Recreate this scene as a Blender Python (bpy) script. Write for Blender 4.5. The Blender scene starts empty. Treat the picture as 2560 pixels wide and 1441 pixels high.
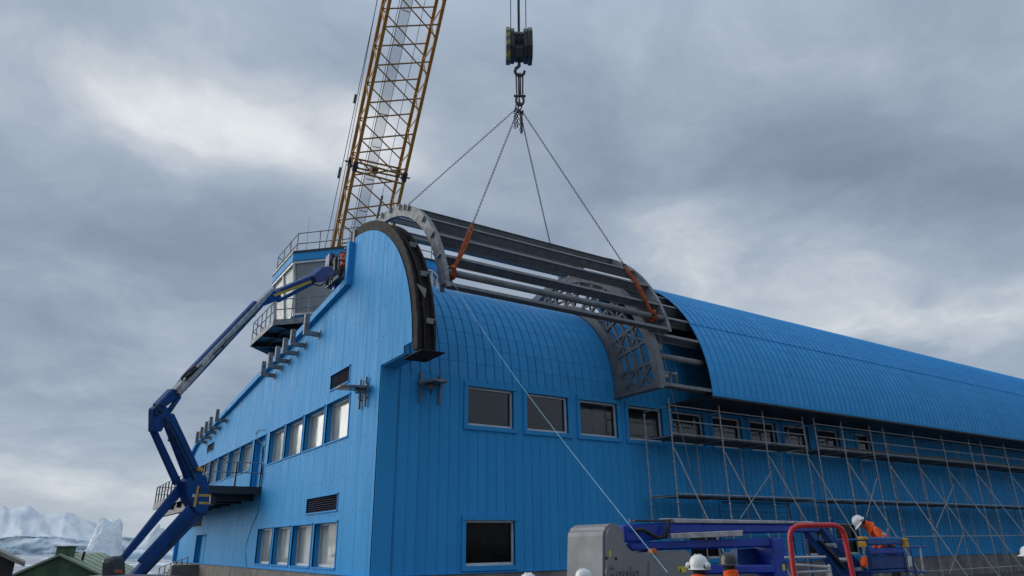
import bpy, bmesh, math, random
from mathutils import Vector as V, Matrix, noise
random.seed(7)
S = bpy.context.scene
COL = S.collection
pi = math.pi; sin = math.sin; cos = math.cos; rad = math.radians

# ------------------------------------------------------------------ camera
FPX, YAW, PIT, ROL = 1735.64, 0.98898599, 0.3528945, -0.01265972      # focal length in px of a 2560 wide frame
_f = V((cos(PIT)*cos(YAW), cos(PIT)*sin(YAW), sin(PIT)))
_r = V((sin(YAW), -cos(YAW), 0)); _u = _r.cross(_f)
RT = _r*cos(ROL)+_u*sin(ROL); UP = _u*cos(ROL)-_r*sin(ROL); FW = _f
CP = V((-8.81, -21.42, 1.95))
camd = bpy.data.cameras.new('camera'); cam = bpy.data.objects.new('camera', camd); COL.objects.link(cam)
camd.sensor_width = 36; camd.lens = 36*FPX/2560; camd.clip_start = 0.1; camd.clip_end = 60000
m = Matrix.Identity(4)
for i in range(3):
    m[i][0] = RT[i]; m[i][1] = UP[i]; m[i][2] = -FW[i]; m[i][3] = CP[i]
cam.matrix_world = m
S.camera = cam
def ray(px, py): return RT*((px-1280)/FPX) + UP*(-(py-720.5)/FPX) + FW
def onplane(p0, n, px, py):
    d = ray(px, py); return CP + d*((V(p0)-CP).dot(n)/d.dot(n))
def onx(px, py, v=0): return onplane((v, 0, 0), V((1, 0, 0)), px, py)
def ony(px, py, v=0): return onplane((0, v, 0), V((0, 1, 0)), px, py)
def onz(px, py, v=0): return onplane((0, 0, v), V((0, 0, 1)), px, py)

# ------------------------------------------------------------------ world, sun, exposure
SUN_AZ, SUN_EL = V((-0.62, 0.78, 0)).normalized(), rad(20)
w = bpy.data.worlds.new('World'); S.world = w; w.use_nodes = True
NT = w.node_tree; NT.nodes.clear()
class G:                                             # tiny node helper
    def __init__(s, nt): s.nt = nt
    def n(s, t, **k):
        o = s.nt.nodes.new(t)
        for a, b in k.items(): setattr(o, a, b)
        return o
    def l(s, a, b): s.nt.links.new(a, b)
    def inp(s, sock, v):
        if hasattr(v, 'is_output'): s.l(v, sock)
        elif v is not None: sock.default_value = v
    def math(s, op, a, b=None, c=None, clamp=False):
        o = s.n('ShaderNodeMath', operation=op, use_clamp=clamp)
        for i, v in enumerate((a, b, c)): s.inp(o.inputs[i], v)
        return o.outputs[0]
    def vmath(s, op, a, b=None):
        o = s.n('ShaderNodeVectorMath', operation=op); s.inp(o.inputs[0], a)
        if b is not None: s.inp(o.inputs[1], b)
        return o
    def noise(s, vec, scale, detail=4, rough=.55, dist=0):
        o = s.n('ShaderNodeTexNoise'); s.inp(o.inputs['Vector'], vec)
        o.inputs['Scale'].default_value = scale; o.inputs['Detail'].default_value = detail
        o.inputs['Roughness'].default_value = rough; o.inputs['Distortion'].default_value = dist
        return o.outputs['Fac']
    def mix(s, f, a, b, blend='MIX'):
        o = s.n('ShaderNodeMix', data_type='RGBA', blend_type=blend)
        s.inp(o.inputs[0], f)
        for i, v in ((6, a), (7, b)):
            if hasattr(v, 'is_output'): s.l(v, o.inputs[i])
            else: o.inputs[i].default_value = (*v, 1)
        return o.outputs[2]
    def map(s, v, a, b, c, d, smooth=True):
        o = s.n('ShaderNodeMapRange', interpolation_type='SMOOTHSTEP' if smooth else 'LINEAR'); s.inp(o.inputs[0], v)
        for i, x in enumerate((a, b, c, d)): o.inputs[i+1].default_value = x
        return o.outputs[0]
g = G(NT)
tc = g.n('ShaderNodeTexCoord'); D = tc.outputs['Generated']
sep = g.n('ShaderNodeSeparateXYZ'); g.l(D, sep.inputs[0])
zc = g.math('MAXIMUM', sep.outputs[2], 0.0)
den = g.math('ADD', zc, 0.22)
comb = g.n('ShaderNodeCombineXYZ')
g.l(g.math('DIVIDE', sep.outputs[0], den), comb.inputs[0]); g.l(g.math('DIVIDE', sep.outputs[1], den), comb.inputs[1])
cl = comb.outputs[0]                                 # position on a flat cloud deck
def deck(px, py):
    d = ray(px, py).normalized(); z = max(d.z, 0)+.22; return V((d.x/z, d.y/z, 0))
warp = g.n('ShaderNodeTexNoise'); g.l(cl, warp.inputs['Vector']); warp.inputs['Scale'].default_value = 1.6; warp.inputs['Detail'].default_value = 5
wv = g.vmath('SUBTRACT', warp.outputs['Color'], (.5, .5, .5)).outputs[0]
sc = g.n('ShaderNodeVectorMath', operation='SCALE'); g.l(wv, sc.inputs[0]); sc.inputs[3].default_value = .48
clw = g.vmath('ADD', cl, sc.outputs[0]).outputs[0]
n1 = g.noise(clw, 1.35, 7, .5)
n2 = g.noise(g.vmath('ADD', clw, (7.3, 2.1, 0)).outputs[0], 3.1, 9, .62)
base = g.math('ADD', g.math('MULTIPLY', g.math('SUBTRACT', n1, .5), 1.5), g.math('MULTIPLY', g.math('SUBTRACT', n2, .5), 1.1))
n3 = g.noise(g.vmath('MULTIPLY', clw, (1.0, 1.0, 1.0)).outputs[0], 8.5, 8, .62)
base = g.math('ADD', base, g.math('MULTIPLY', g.math('SUBTRACT', n3, .5), .28))
def bank(px, py, px2, py2, wid, amp):                # a thinner or thicker bank of cloud lying along a line on the deck
    a, b = deck(px, py), deck(px2, py2); ab = b-a; L2 = ab.length_squared
    rel = g.vmath('SUBTRACT', clw, tuple(a)).outputs[0]
    t = g.math('DIVIDE', g.vmath('DOT_PRODUCT', rel, tuple(ab)).outputs['Value'], L2, clamp=True)
    s = g.n('ShaderNodeVectorMath', operation='SCALE'); s.inputs[0].default_value = ab; g.l(t, s.inputs[3])
    dist = g.vmath('DISTANCE', rel, s.outputs[0]).outputs['Value']
    return g.math('MULTIPLY', g.map(dist, 0, wid, 1, 0), amp)
tot = base
for a in BANKS if 'BANKS' in globals() else (
        (20, 120, 420, 290, .26, .34), (420, 300, 850, 370, .20, .42), (900, 420, 1180, 420, .30, .38),
        (1700, 640, 2500, 800, .42, .45), (1980, 60, 2080, 120, .16, .22), (0, 1180, 450, 1230, .5, .50),
        (0, 480, 600, 620, .45, -.22), (1250, 130, 1700, 260, .40, -.18), (2000, 450, 2560, 500, .35, -.30), (100, 850, 600, 900, .5, -.12)):
    tot = g.math('ADD', tot, bank(*a))
cloud = g.n('ShaderNodeValToRGB'); g.l(g.map(tot, -.66, .84, 0, 1, False), cloud.inputs[0])
e = cloud.color_ramp.elements
e[0].position = 0.0; e[0].color = (.155, .196, .262, 1)
e[1].position = 1.0; e[1].color = (.59, .615, .635, 1)
for p_, c_ in ((.32, (.216, .266, .343, 1)), (.55, (.287, .338, .412, 1)), (.78, (.415, .452, .502, 1))):
    q = e.new(p_); q.color = c_
hz = g.map(sep.outputs[2], 0.0, .16, .55, 0)          # paler air low over the ice
skyc = g.mix(hz, cloud.outputs[0], (.42, .465, .51))
zen = g.map(sep.outputs[2], .55, 1.0, 1.0, 2.0)         # overcast brightening overhead, exaggerated towards the zenith to light walls and roofs
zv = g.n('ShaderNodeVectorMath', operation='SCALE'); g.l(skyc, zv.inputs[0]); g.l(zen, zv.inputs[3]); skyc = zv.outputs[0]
sky = g.n('ShaderNodeTexSky', sky_type='NISHITA', sun_disc=False)
sky.sun_elevation = SUN_EL; sky.sun_rotation = math.atan2(SUN_AZ.x, SUN_AZ.y)
b1 = g.n('ShaderNodeBackground'); g.l(sky.outputs[0], b1.inputs[0]); b1.inputs[1].default_value = .06
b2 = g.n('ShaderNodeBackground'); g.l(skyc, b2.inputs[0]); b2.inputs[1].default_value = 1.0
mx = g.n('ShaderNodeMixShader'); mx.inputs[0].default_value = .96
g.l(b1.outputs[0], mx.inputs[1]); g.l(b2.outputs[0], mx.inputs[2])
wo = g.n('ShaderNodeOutputWorld'); g.l(mx.outputs[0], wo.inputs[0])
sl = bpy.data.lights.new('sun', 'SUN'); sl.energy = 1.5; sl.angle = rad(50); sl.color = (1, .96, .90)
so = bpy.data.objects.new('sun', sl); COL.objects.link(so)
so.rotation_euler = (SUN_AZ*cos(SUN_EL)+V((0, 0, sin(SUN_EL)))).to_track_quat('Z', 'Y').to_euler(); so.location = (-30, 30, 40)
vs = S.view_settings; vs.view_transform = 'Standard'; vs.look = 'None'; vs.exposure = .42; vs.gamma = 1; vs.use_curve_mapping = False
S.render.engine = 'CYCLES'

# ------------------------------------------------------------------ materials
MATS = {}
def mat(name, c, rough=.5, metal=0, spec=.5, var=.12, vscale=2.0, c2=None, bump=0, bscale=30, bdist=.02, rnd=0, alpha=None, stretch=None, trans=0):
    if name in MATS: return MATS[name]
    mt = bpy.data.materials.new(name); mt.use_nodes = True; MATS[name] = mt
    gg = G(mt.node_tree); b = mt.node_tree.nodes['Principled BSDF']
    geo = gg.n('ShaderNodeNewGeometry'); pos = geo.outputs['Position']
    if stretch:
        mp = gg.n('ShaderNodeMapping'); gg.l(pos, mp.inputs[0]); mp.inputs['Scale'].default_value = stretch; pos = mp.outputs[0]
    if c2 is None: c2 = tuple(x*(1-var*1.6) for x in c); c1 = tuple(min(1, x*(1+var)) for x in c)
    else: c1 = c
    f = gg.map(gg.noise(pos, vscale, 6, .6), .3, .7, 0, 1)
    colr = gg.mix(f, c1, c2)
    if rnd:
        oi = gg.n('ShaderNodeObjectInfo')
        hsv = gg.n('ShaderNodeHueSaturation'); gg.l(colr, hsv.inputs['Color'])
        gg.l(gg.map(oi.outputs['Random'], 0, 1, 1-rnd, 1+rnd, False), hsv.inputs['Value']); colr = hsv.outputs[0]
    gg.l(colr, b.inputs['Base Color'])
    b.inputs['Metallic'].default_value = metal; b.inputs['Specular IOR Level'].default_value = spec
    gg.l(gg.map(gg.noise(pos, vscale*2.3, 4), .3, .7, max(.03, rough-.08), min(1, rough+.08)), b.inputs['Roughness'])
    if bump:
        bp = gg.n('ShaderNodeBump'); bp.inputs['Strength'].default_value = bump; bp.inputs['Distance'].default_value = bdist
        gg.l(gg.noise(pos, bscale, 5), bp.inputs['Height']); gg.l(bp.outputs[0], b.inputs['Normal'])
    if alpha is not None: b.inputs['Alpha'].default_value = alpha
    return mt
BLUE = mat('blue_cladding', (.042, .322, .665), .6, 0, .10, .026, 2.0, rnd=.028, stretch=(1, 1, .10), bump=.22, bscale=1.3, bdist=.012)
BLUE2 = mat('blue_trim', (.040, .31, .645), .6, 0, .10, .02, 2.0, stretch=(1, 1, .12))
BLUED = mat('blue_backing_sheet', (.03, .23, .47), .7, 0, .2)
ROOFB = mat('blue_roof_sheet', (.040, .325, .675), .5, 0, .25, .03, .7, bump=.2, bscale=1.1, bdist=.012, rnd=.045)
GALV = mat('galvanised_steel', (.23, .243, .255), .6, .1, .2, .25, 3.5, bump=.05, rnd=.05)
GALVL = mat('galvanised_purlin', (.20, .21, .222), .55, .1, .2, .12, 3)
DSTEEL = mat('weathered_dark_steel', (.045, .046, .047), .7, 0, .06, .3, 4, c2=(.028, .022, .018), bump=.2)
BLACK = mat('black_rubber', (.012, .012, .013), .6, 0, .4)
STEELD = mat('dark_painted_steel', (.03, .032, .036), .45, .2, .5)
CONC = mat('concrete', (.27, .255, .235), .85, 0, .3, .3, 1.3, c2=(.15, .14, .13), bump=.3, bscale=18)
WHITEP = mat('white_window_frame', (.62, .64, .65), .4)
GLASSD = mat('dark_glass', (.012, .013, .015), .05, 0, .8, .1, bump=.25, bscale=.9, bdist=.03)
GLASSP = mat('pale_sky_painted_glass', (.33, .365, .345), .10, 0, .5, .22, .8, stretch=(1, 1, .6))  # gable panes: sky reflection is put into the pale base colour
GLASST = mat('tower_glass', (.24, .26, .275), .08, 0, .7, .15, .5)
CRANE = mat('ochre_crane_paint', (.47, .215, .036), .5, 0, .3, .18, 2.5, c2=(.32, .135, .024))
LIFTB = mat('deep_blue_paint', (.006, .055, .225), .45, 0, .3, .12, 2.2, c2=(.005, .036, .145))
LIFTB2 = mat('machine_blue_paint', (.006, .046, .38), .35, 0, .4, .10, 3.2, c2=(.005, .034, .26))
LIFTG = mat('grey_machine_cover', (.21, .216, .226), .5, 0, .4, .06, 1.5)
TRAY = mat('grey_cable_tray', (.42, .41, .40), .5, .1, .4, .2, 5)
YEL = mat('yellow_marking', (.62, .34, .03), .5, 0, .4, .1)
YELB = mat('yellow_label', (.68, .58, .06), .5)
RED = mat('red_paint', (.52, .02, .03), .35, 0, .5, .12, 4)
ORANGE = mat('orange_hi_vis', (.85, .115, .02), .75, 0, .2, .14, 9)
SLING = mat('orange_sling', (.36, .085, .03), .8, 0, .2, .25, 8, bump=.3)
HELM = mat('white_helmet', (.72, .72, .69), .3, 0, .5, .05)
HELMD = mat('dark_helmet', (.03, .033, .036), .35, 0, .5, .1)
SKIN = mat('skin', (.42, .22, .15), .55)
TROUS = mat('dark_trousers', (.02, .022, .03), .85)
REFL = mat('reflective_tape', (.50, .51, .50), .35, .3)
ALU = mat('scaffold_tube', (.41, .42, .43), .45, .15, .4, .12, 5, rnd=.12)
BOARD = mat('scaffold_board', (.10, .095, .085), .8, 0, .3, .25, 3)
ROPE = mat('pale_blue_rope', (.22, .42, .50), .7)
CABLE = mat('steel_wire', (.05, .055, .065), .5, .4)
CHAIN = mat('chain_steel', (.055, .055, .06), .5, .5, .5, .25, 9)
ICE = mat('glacier_ice', (.84, .88, .90), .6, 0, .4, .10, .12, c2=(.66, .74, .80), bump=.9, bscale=.5, bdist=1.2)
ICEB = mat('blue_ice_face', (.82, .86, .88), .6, 0, .4, .1, .03, c2=(.42, .57, .66), bump=.6, bscale=.1, bdist=3)
SNOW = mat('snow', (.63, .67, .71), .8, 0, .3, .04, .003, c2=(.57, .63, .69))
HUTG = mat('green_hut_wall', (.085, .14, .08), .8, 0, .3, .2, 1.2)
HUTR = mat('pale_green_roof', (.33, .39, .27), .7, 0, .3, .12, 1)
HUTB = mat('brown_hut_roof', (.27, .25, .195), .8, 0, .3, .14, 1)
HUTW = mat('dark_brown_wall', (.05, .045, .04), .85)
GROUND = mat('gravel_ground', (.17, .163, .155), .95, 0, .2, .25, .5, c2=(.10, .095, .09), bump=.6, bscale=9)
def seamat():
    mt = mat('sea_with_brash_ice', (.1, .14, .17), .25); nt = mt.node_tree; gg = G(nt); b = nt.nodes['Principled BSDF']
    geo = gg.n('ShaderNodeNewGeometry'); mp = gg.n('ShaderNodeMapping'); gg.l(geo.outputs['Position'], mp.inputs[0]); mp.inputs['Scale'].default_value = (.05, .018, 1)
    f = gg.map(gg.noise(mp.outputs[0], 1.0, 9, .68), .46, .60, 0, 1)
    gg.l(gg.mix(f, (.16, .20, .24), (.66, .71, .75)), b.inputs['Base Color'])
    gg.l(gg.map(f, 0, 1, .18, .8), b.inputs['Roughness'])
    return mt
SEA = seamat()
def meshmat():
    mt = mat('walkway_mesh', (.20, .21, .23), .6, .3); nt = mt.node_tree; gg = G(nt); b = nt.nodes['Principled BSDF']
    geo = gg.n('ShaderNodeNewGeometry'); br = gg.n('ShaderNodeTexBrick'); gg.l(geo.outputs['Position'], br.inputs['Vector'])
    b.inputs['Alpha'].default_value = .34; return mt
MESHM = meshmat()
def hazard():
    mt = mat('hazard_stripes', (.02, .02, .022), .45); nt = mt.node_tree; gg = G(nt); b = nt.nodes['Principled BSDF']
    geo = gg.n('ShaderNodeNewGeometry'); s = gg.n('ShaderNodeSeparateXYZ'); gg.l(geo.outputs['Position'], s.inputs[0])
    t = gg.math('FRACT', gg.math('MULTIPLY', gg.math('ADD', s.outputs[2], gg.math('MULTIPLY', s.outputs[1], .8)), 2.4))
    gg.l(gg.mix(gg.math('GREATER_THAN', t, .55), (.10, .105, .11), (.30, .285, .08)), b.inputs['Base Color']); return mt
HAZ = hazard()

# ------------------------------------------------------------------ mesh helpers
WL = {}                                              # world location of every parent
class MB:
    def __init__(s): s.v = []; s.f = []; s.m = []
    def add(s, vs, fs, mi=0):
        o = len(s.v); s.v += [V(a) for a in vs]; s.f += [tuple(o+i for i in f) for f in fs]; s.m += [mi]*len(fs); return s
    def box(s, a, b, mi=0):
        x0, y0, z0 = a; x1, y1, z1 = b
        return s.add([(x0,y0,z0),(x1,y0,z0),(x1,y1,z0),(x0,y1,z0),(x0,y0,z1),(x1,y0,z1),(x1,y1,z1),(x0,y1,z1)],
              [(3,2,1,0),(4,5,6,7),(0,1,5,4),(1,2,6,5),(2,3,7,6),(3,0,4,7)], mi)
    def beam(s, p0, p1, w, h, up=(0,0,1), w1=None, h1=None, mi=0):
        p0, p1 = V(p0), V(p1); d = (p1-p0).normalized(); sd = d.cross(V(up))
        if sd.length < 1e-4: sd = d.cross(V((1,0,0)))
        sd.normalize(); u = sd.cross(d); w1 = w if w1 is None else w1; h1 = h if h1 is None else h1
        vs = [p+sd*(a*W/2)+u*(b*H/2) for p, W, H in ((p0,w,h),(p1,w1,h1)) for a, b in ((-1,-1),(1,-1),(1,1),(-1,1))]
        return s.add(vs, [(0,1,2,3),(7,6,5,4),(1,0,4,5),(2,1,5,6),(3,2,6,7),(0,3,7,4)], mi)
    def tube(s, p0, p1, r, n=6, r1=None, mi=0, cap=True):
        return s.path([p0, p1], r, n, mi, r1, cap)
    def path(s, pts, r, n=6, mi=0, r1=None, cap=True, closed=False):
        pts = [V(p) for p in pts]; k = len(pts); vs = []; up = V((0.13, .21, .97))
        for i, p in enumerate(pts):
            if closed: t = pts[(i+1) % k]-pts[i-1]
            else: t = pts[min(i+1,k-1)]-pts[max(i-1,0)]
            t.normalize(); a = t.cross(up)
            if a.length < .05: a = t.cross(V((1,0,0)))
            a.normalize(); b = a.cross(t); R_ = r if r1 is None else r+(r1-r)*i/(k-1)
            vs += [p+a*(R_*cos(2*pi*j/n))+b*(R_*sin(2*pi*j/n)) for j in range(n)]
        fs = [(i*n+j, i*n+(j+1)%n, ((i+1)%k)*n+(j+1)%n, ((i+1)%k)*n+j) for i in range(k if closed else k-1) for j in range(n)]
        if cap and not closed: fs += [tuple(range(n-1,-1,-1)), tuple((k-1)*n+j for j in range(n))]
        return s.add(vs, fs, mi)
    def prism(s, poly, off, mi=0):                   # planar polygon (3-D points) swept by +-off
        off = V(off); n = len(poly); vs = [V(p)-off for p in poly]+[V(p)+off for p in poly]
        return s.add(vs, [tuple(range(n)), tuple(range(2*n-1,n-1,-1))]+[(i,i+n,(i+1)%n+n,(i+1)%n) for i in range(n)], mi)
    def lathe(s, prof, c, n=16, mi=0):               # prof = [(r,z)]
        c = V(c); k = len(prof); vs = [c+V((r*cos(2*pi*j/n), r*sin(2*pi*j/n), z)) for r, z in prof for j in range(n)]
        return s.add(vs, [(i*n+j, i*n+(j+1)%n, (i+1)*n+(j+1)%n, (i+1)*n+j) for i in range(k-1) for j in range(n)]+[tuple(range(n-1,-1,-1)), tuple((k-1)*n+j for j in range(n))], mi)
    def strip(s, rows, mi=0):                        # grid of points
        k = len(rows[0]); return s.add([p for r in rows for p in r], [(i*k+j, i*k+j+1, (i+1)*k+j+1, (i+1)*k+j) for i in range(len(rows)-1) for j in range(k-1)], mi)
    def mesh(s, name, bevel=0, smooth=False, fix=True, seg=1):
        me = bpy.data.meshes.new(name); bm = bmesh.new(); vs = [bm.verts.new(p) for p in s.v]
        for f, mi in zip(s.f, s.m):
            try: fc = bm.faces.new([vs[i] for i in f]); fc.material_index = mi
            except ValueError: pass
        if fix: bmesh.ops.recalc_face_normals(bm, faces=bm.faces)
        if bevel:
            bmesh.ops.bevel(bm, geom=[e_ for e_ in bm.edges if len(e_.link_faces) == 2 and e_.calc_face_angle(0) > .5], offset=bevel, segments=seg, affect='EDGES', clamp_overlap=True)
        if smooth:
            for f in bm.faces: f.smooth = True
        bm.to_mesh(me); bm.free(); return me
    def build(s, name, mt, parent=None, bevel=0, smooth=False, loc=None, fix=True, seg=1):
        """link as one object; geometry in world coordinates, origin at the geometry's base centre when top-level"""
        if loc is None:
            xs = [p.x for p in s.v]; ys = [p.y for p in s.v]; zs = [p.z for p in s.v]
            loc = V(((min(xs)+max(xs))/2, (min(ys)+max(ys))/2, min(zs)))
        loc = V(loc); s.v = [p-loc for p in s.v]
        return link(name, s.mesh(name, bevel, smooth, fix, seg), mt, parent, loc)
def link(name, me, mt, parent=None, loc=(0,0,0), rot=None):
    o = bpy.data.objects.new(name, me); COL.objects.link(o)
    if me is not None and mt is not None and len(me.materials) == 0:
        for a in (mt if isinstance(mt, (list, tuple)) else [mt]): me.materials.append(a)
    o.location = loc
    if rot: o.rotation_euler = rot
    WL[o] = V(loc)
    if parent is not None:
        o.parent = parent; o.matrix_parent_inverse = Matrix.Translation(-WL[parent])
    return o
def tag(o, label, cat, group=None, kind=None):
    o['label'] = label; o['category'] = cat
    if group: o['group'] = group
    if kind: o['kind'] = kind
    return o
def thing(name, label, cat, loc=(0,0,0), group=None):
    o = bpy.data.objects.new(name, None); COL.objects.link(o); o.location = loc; o.empty_display_size = .3; WL[o] = V(loc)
    return tag(o, label, cat, group)
def struct(o): o['kind'] = 'structure'; return o
def fbm(x, y, z=0, o=5): return noise.fractal(V((x, y, z)), 1.0, 2.1, o)
def text_mesh(body, size, ext=.01):
    cu = bpy.data.curves.new('lettering', 'FONT'); cu.body = body; cu.size = size; cu.extrude = ext; cu.resolution_u = 3
    o = bpy.data.objects.new('lettering', cu); COL.objects.link(o)
    dg = bpy.context.evaluated_depsgraph_get(); me = bpy.data.meshes.new_from_object(o.evaluated_get(dg))
    bpy.data.objects.remove(o); bpy.data.curves.remove(cu); return me
# ------------------------------------------------------------------ the setting: ground, sea, snow, ice
SEAZ = -6.5
def sst(a, b, x):
    t = max(0, min(1, (x-a)/(b-a))); return t*t*(3-2*t)
def gz(x, y):
    h = -3.2*sst(38, 56, y) - 1.7*sst(14, 30, y)*sst(-7, -12, x) - 6*sst(100, 135, y) - 6*sst(-90, -140, x)
    return max(h, -9.5)
rows = []
xs = [-400+12.5*i for i in range(65)]; ys = [-260]+[-120+6*i for i in range(60)]
for y in ys: rows.append([(x, y, gz(x, y)+(.05*fbm(x*.2, y*.2) if y > 40 or x < -14 else 0)) for x in xs])
b = MB().strip(rows); o = struct(b.build('ground', GROUND, smooth=True))
b = MB(); R_ = 45000
b.add([(R_*cos(a*pi/24), R_*sin(a*pi/24), SEAZ) for a in range(48)], [tuple(range(48))])
struct(b.build('sea', SEA, loc=(0, 0, SEAZ)))
def tab(t, x):
    for (a, b_), (c, d) in zip(t, t[1:]):
        if a <= x <= c: return b_+(d-b_)*(x-a)/(c-a)
    return t[0][1] if x < t[0][0] else t[-1][1]
def ridge(name, mt, top, px0, px1, n, dist, depth, prof, rough, jag, kind='structure'):
    """a range of real depth: the crest follows the skyline at its own distance, slopes fall to the sea before and behind it"""
    rows = []; pf = []
    for (a, b_), (c, d) in zip(prof, prof[1:]): pf += [(a+(c-a)*q/3, b_+(d-b_)*q/3) for q in range(3)]
    for k, (dd, hh) in enumerate(pf+[prof[-1]]):
        k = k/3; r_ = []
        for i in range(n+1):
            px = px0+(px1-px0)*i/n; py = tab(top, px)
            d = ray(px, py); hl = math.hypot(d.x, d.y); crest = CP.z+d.z/hl*dist
            ds = dist+dd*depth+rough*depth*.5*fbm(px*.02, k*.7, 3)
            dx, dy = d.x/hl, d.y/hl
            z = SEAZ-2+(crest-SEAZ+2)*hh*(1+(rough*fbm(px*.035+k*.5, k*.8+5, 1)*(1-hh)*2 if hh < 1 else 0)) + jag*fbm(px*.11+k*1.7, k*1.9, 9)*(1 if hh > .05 else 0)
            r_.append((CP.x+dx*ds, CP.y+dy*ds, z))
        rows.append(r_)
    b = MB().strip(rows); o = b.build(name, mt, smooth=True); 
    if kind: o['kind'] = kind
    return o
mt_ = [(-400, 1290), (-150, 1262), (-60, 1275), (0, 1268), (12, 1267), (25, 1275), (50, 1268), (66, 1263), (76, 1265), (84, 1273), (100, 1284), (113, 1288), (135, 1283), (165, 1280), (185, 1286), (210, 1297), (232, 1305), (260, 1318), (300, 1336), (340, 1350), (420, 1360), (520, 1366), (700, 1372)]
ridge('snow_mountain', SNOW, mt_, -400, 700, 220, 6500, 1500, [(-1.6, 0), (-1.5, .16), (-1.1, .26), (-.8, .40), (-.5, .62), (-.28, .80), (-.12, .94), (0, 1), (.4, .7), (1, 0)], .16, 4)
ct_ = [(-400, 1352), (-60, 1352), (0, 1347), (20, 1343), (40, 1340), (70, 1341), (90, 1343), (125, 1341), (150, 1343), (185, 1347), (215, 1350), (260, 1351), (300, 1343), (315, 1343), (350, 1347), (400, 1358), (470, 1368), (700, 1370)]
o = ridge('ice_cliff', ICEB, ct_, -400, 700, 260, 1700, 300, [(-.10, 0), (-.10, .22), (-.085, .45), (-.055, .75), (-.02, .95), (0, 1), (.4, 1.0), (1.2, .98), (1.6, 0)], .10, 1.6)
lt_ = [(300, 1385), (320, 1377), (350, 1375), (380, 1378), (420, 1379), (450, 1377), (520, 1378), (600, 1388)]
ridge('low_ice_floe', ICEB, lt_, 300, 600, 90, 700, 60, [(-.3, 0), (-.25, .6), (-.1, .9), (0, 1), (.5, .9), (.9, 0)], .15, .5)
def berg(name, label, top, pxa, pxb, dist, depth, seed, rough):
    n, k = 110, 50; rows = []
    for j in range(k+1):
        v = -1+2*j/k; row = []
        for i in range(n+1):
            u = i/n; px = pxa+(pxb-pxa)*u; d = ray(px, 1380); hl = math.hypot(d.x, d.y)
            uw = min(1, max(0, u+(.16*fbm(u*2.2, v*2.2, seed)+.05*fbm(u*7, v*6, seed+7))*min(1, abs(v)*2.2)))
            t = ray(pxa+(pxb-pxa)*uw, tab(top, pxa+(pxb-pxa)*uw)); crest = CP.z+t.z/math.hypot(t.x, t.y)*dist-SEAZ
            vv = min(1, abs(v+.22*sin(u*6+seed)*(1-abs(v)))); sh = (1-vv**1.5)**.85
            h = crest*sh
            if abs(v) > .06: h += rough*(fbm(u*7, v*4, seed+1, 6)+.6*abs(fbm(u*16, v*9, seed+2, 4)))*min(1, h/8)
            if min(i, n-i, j, k-j) == 0: h = -2
            ds = dist+v*depth; row.append((CP.x+d.x/hl*ds, CP.y+d.y/hl*ds, SEAZ+h))
        rows.append(row)
    return tag(MB().strip(rows).build(name, ICE), label, 'iceberg')
berg('iceberg', 'tall weathered iceberg with a pointed peak and a broken second crest', [(190, 1401), (200, 1395), (208, 1384), (215, 1372), (222, 1350), (228, 1325), (232, 1309), (240, 1296), (245, 1291.5), (250, 1294), (257, 1300), (264, 1303), (267, 1297), (272, 1300), (284, 1299), (290, 1310), (294.5, 1321), (293, 1335), (294, 1350), (297, 1358), (300.5, 1363), (304, 1401)], 190, 305, 640, 17, 2, 1.6)
berg('iceberg', 'slender pale pyramid iceberg showing behind the lift arms', [(335, 1385), (345, 1372), (352, 1358), (365, 1345), (376, 1332), (388, 1308), (390, 1310), (394, 1325), (405, 1345), (425, 1352), (440, 1370), (446, 1385)], 335, 446, 1150, 26, 5, 2)

# ------------------------------------------------------------------ huts down the slope
hz_ = -3.2
dfar = 62
def hp(px, py, k): d = ray(px, py); return CP+d*k
ap = onplane((0, 38, 0), V((0, 1, 0)), 149, 1385)          # apex of the near gable
ax, az = ap.x, ap.z; y0, y1 = 38, 49; hw = 6.4; rise = 3.05; h = thing('green_hut', 'dark green hut with a pale green pitched roof and boxy ridge vent', 'hut', (ax, y0, hz_)); h.rotation_euler = (0, 0, rad(-17)); ev = az-rise; gb = gz(ax, 40)-.6
b = MB(); b.add([(ax-hw+.3, y0+.25, gb), (ax+hw-.3, y0+.25, gb), (ax+hw-.3, y0+.25, ev), (ax, y0+.25, az-.12), (ax-hw+.3, y0+.25, ev),
       (ax-hw+.3, y1, gb), (ax+hw-.3, y1, gb), (ax+hw-.3, y1, ev), (ax, y1, az-.12), (ax-hw+.3, y1, ev)],
      [(0, 1, 2, 3, 4), (9, 8, 7, 6, 5), (1, 6, 7, 2), (5, 0, 4, 9)]); b.build('wall', HUTG, h)
for sgn in (-1, 1):
    b = MB(); s_ = rise/hw
    b.prism([(ax, y0, az-.06), (ax+sgn*(hw+.35), y0, az-.06-s_*(hw+.35)), (ax+sgn*(hw+.35), y1+.3, az-.06-s_*(hw+.35)), (ax, y1+.3, az-.06)], (0, 0, .07)); rf = b.build('roof', HUTR, h)
    for k in range(6):
        yy = y0+1+k*2; MB().beam((ax+sgn*.2, yy, az+.03-s_*.2), (ax+sgn*(hw+.3), yy, az+.03-s_*(hw+.3)), .07, .05).build('roof_batten', HUTR, rf)
b = MB().box((ax-.42, y0+.6, az-.3), (ax+.5, y0+1.7, az+.42)); ve = b.build('ridge_vent', HUTG, h, bevel=.02)
MB().box((ax-.52, y0+.5, az+.42), (ax+.6, y0+1.8, az+.5)).build('cap', HUTG, ve, bevel=.02)
MB().tube((ax+1.0, y0+1.8, az-.6), (ax+1.05, y0+1.8, az+.12), .09, 8).build('flue', STEELD, h)
MB().tube((ax+2.5, y0+6, az-1.2), (ax+2.55, y0+6, az-.35), .10, 8).build('flue', STEELD, h)
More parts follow.
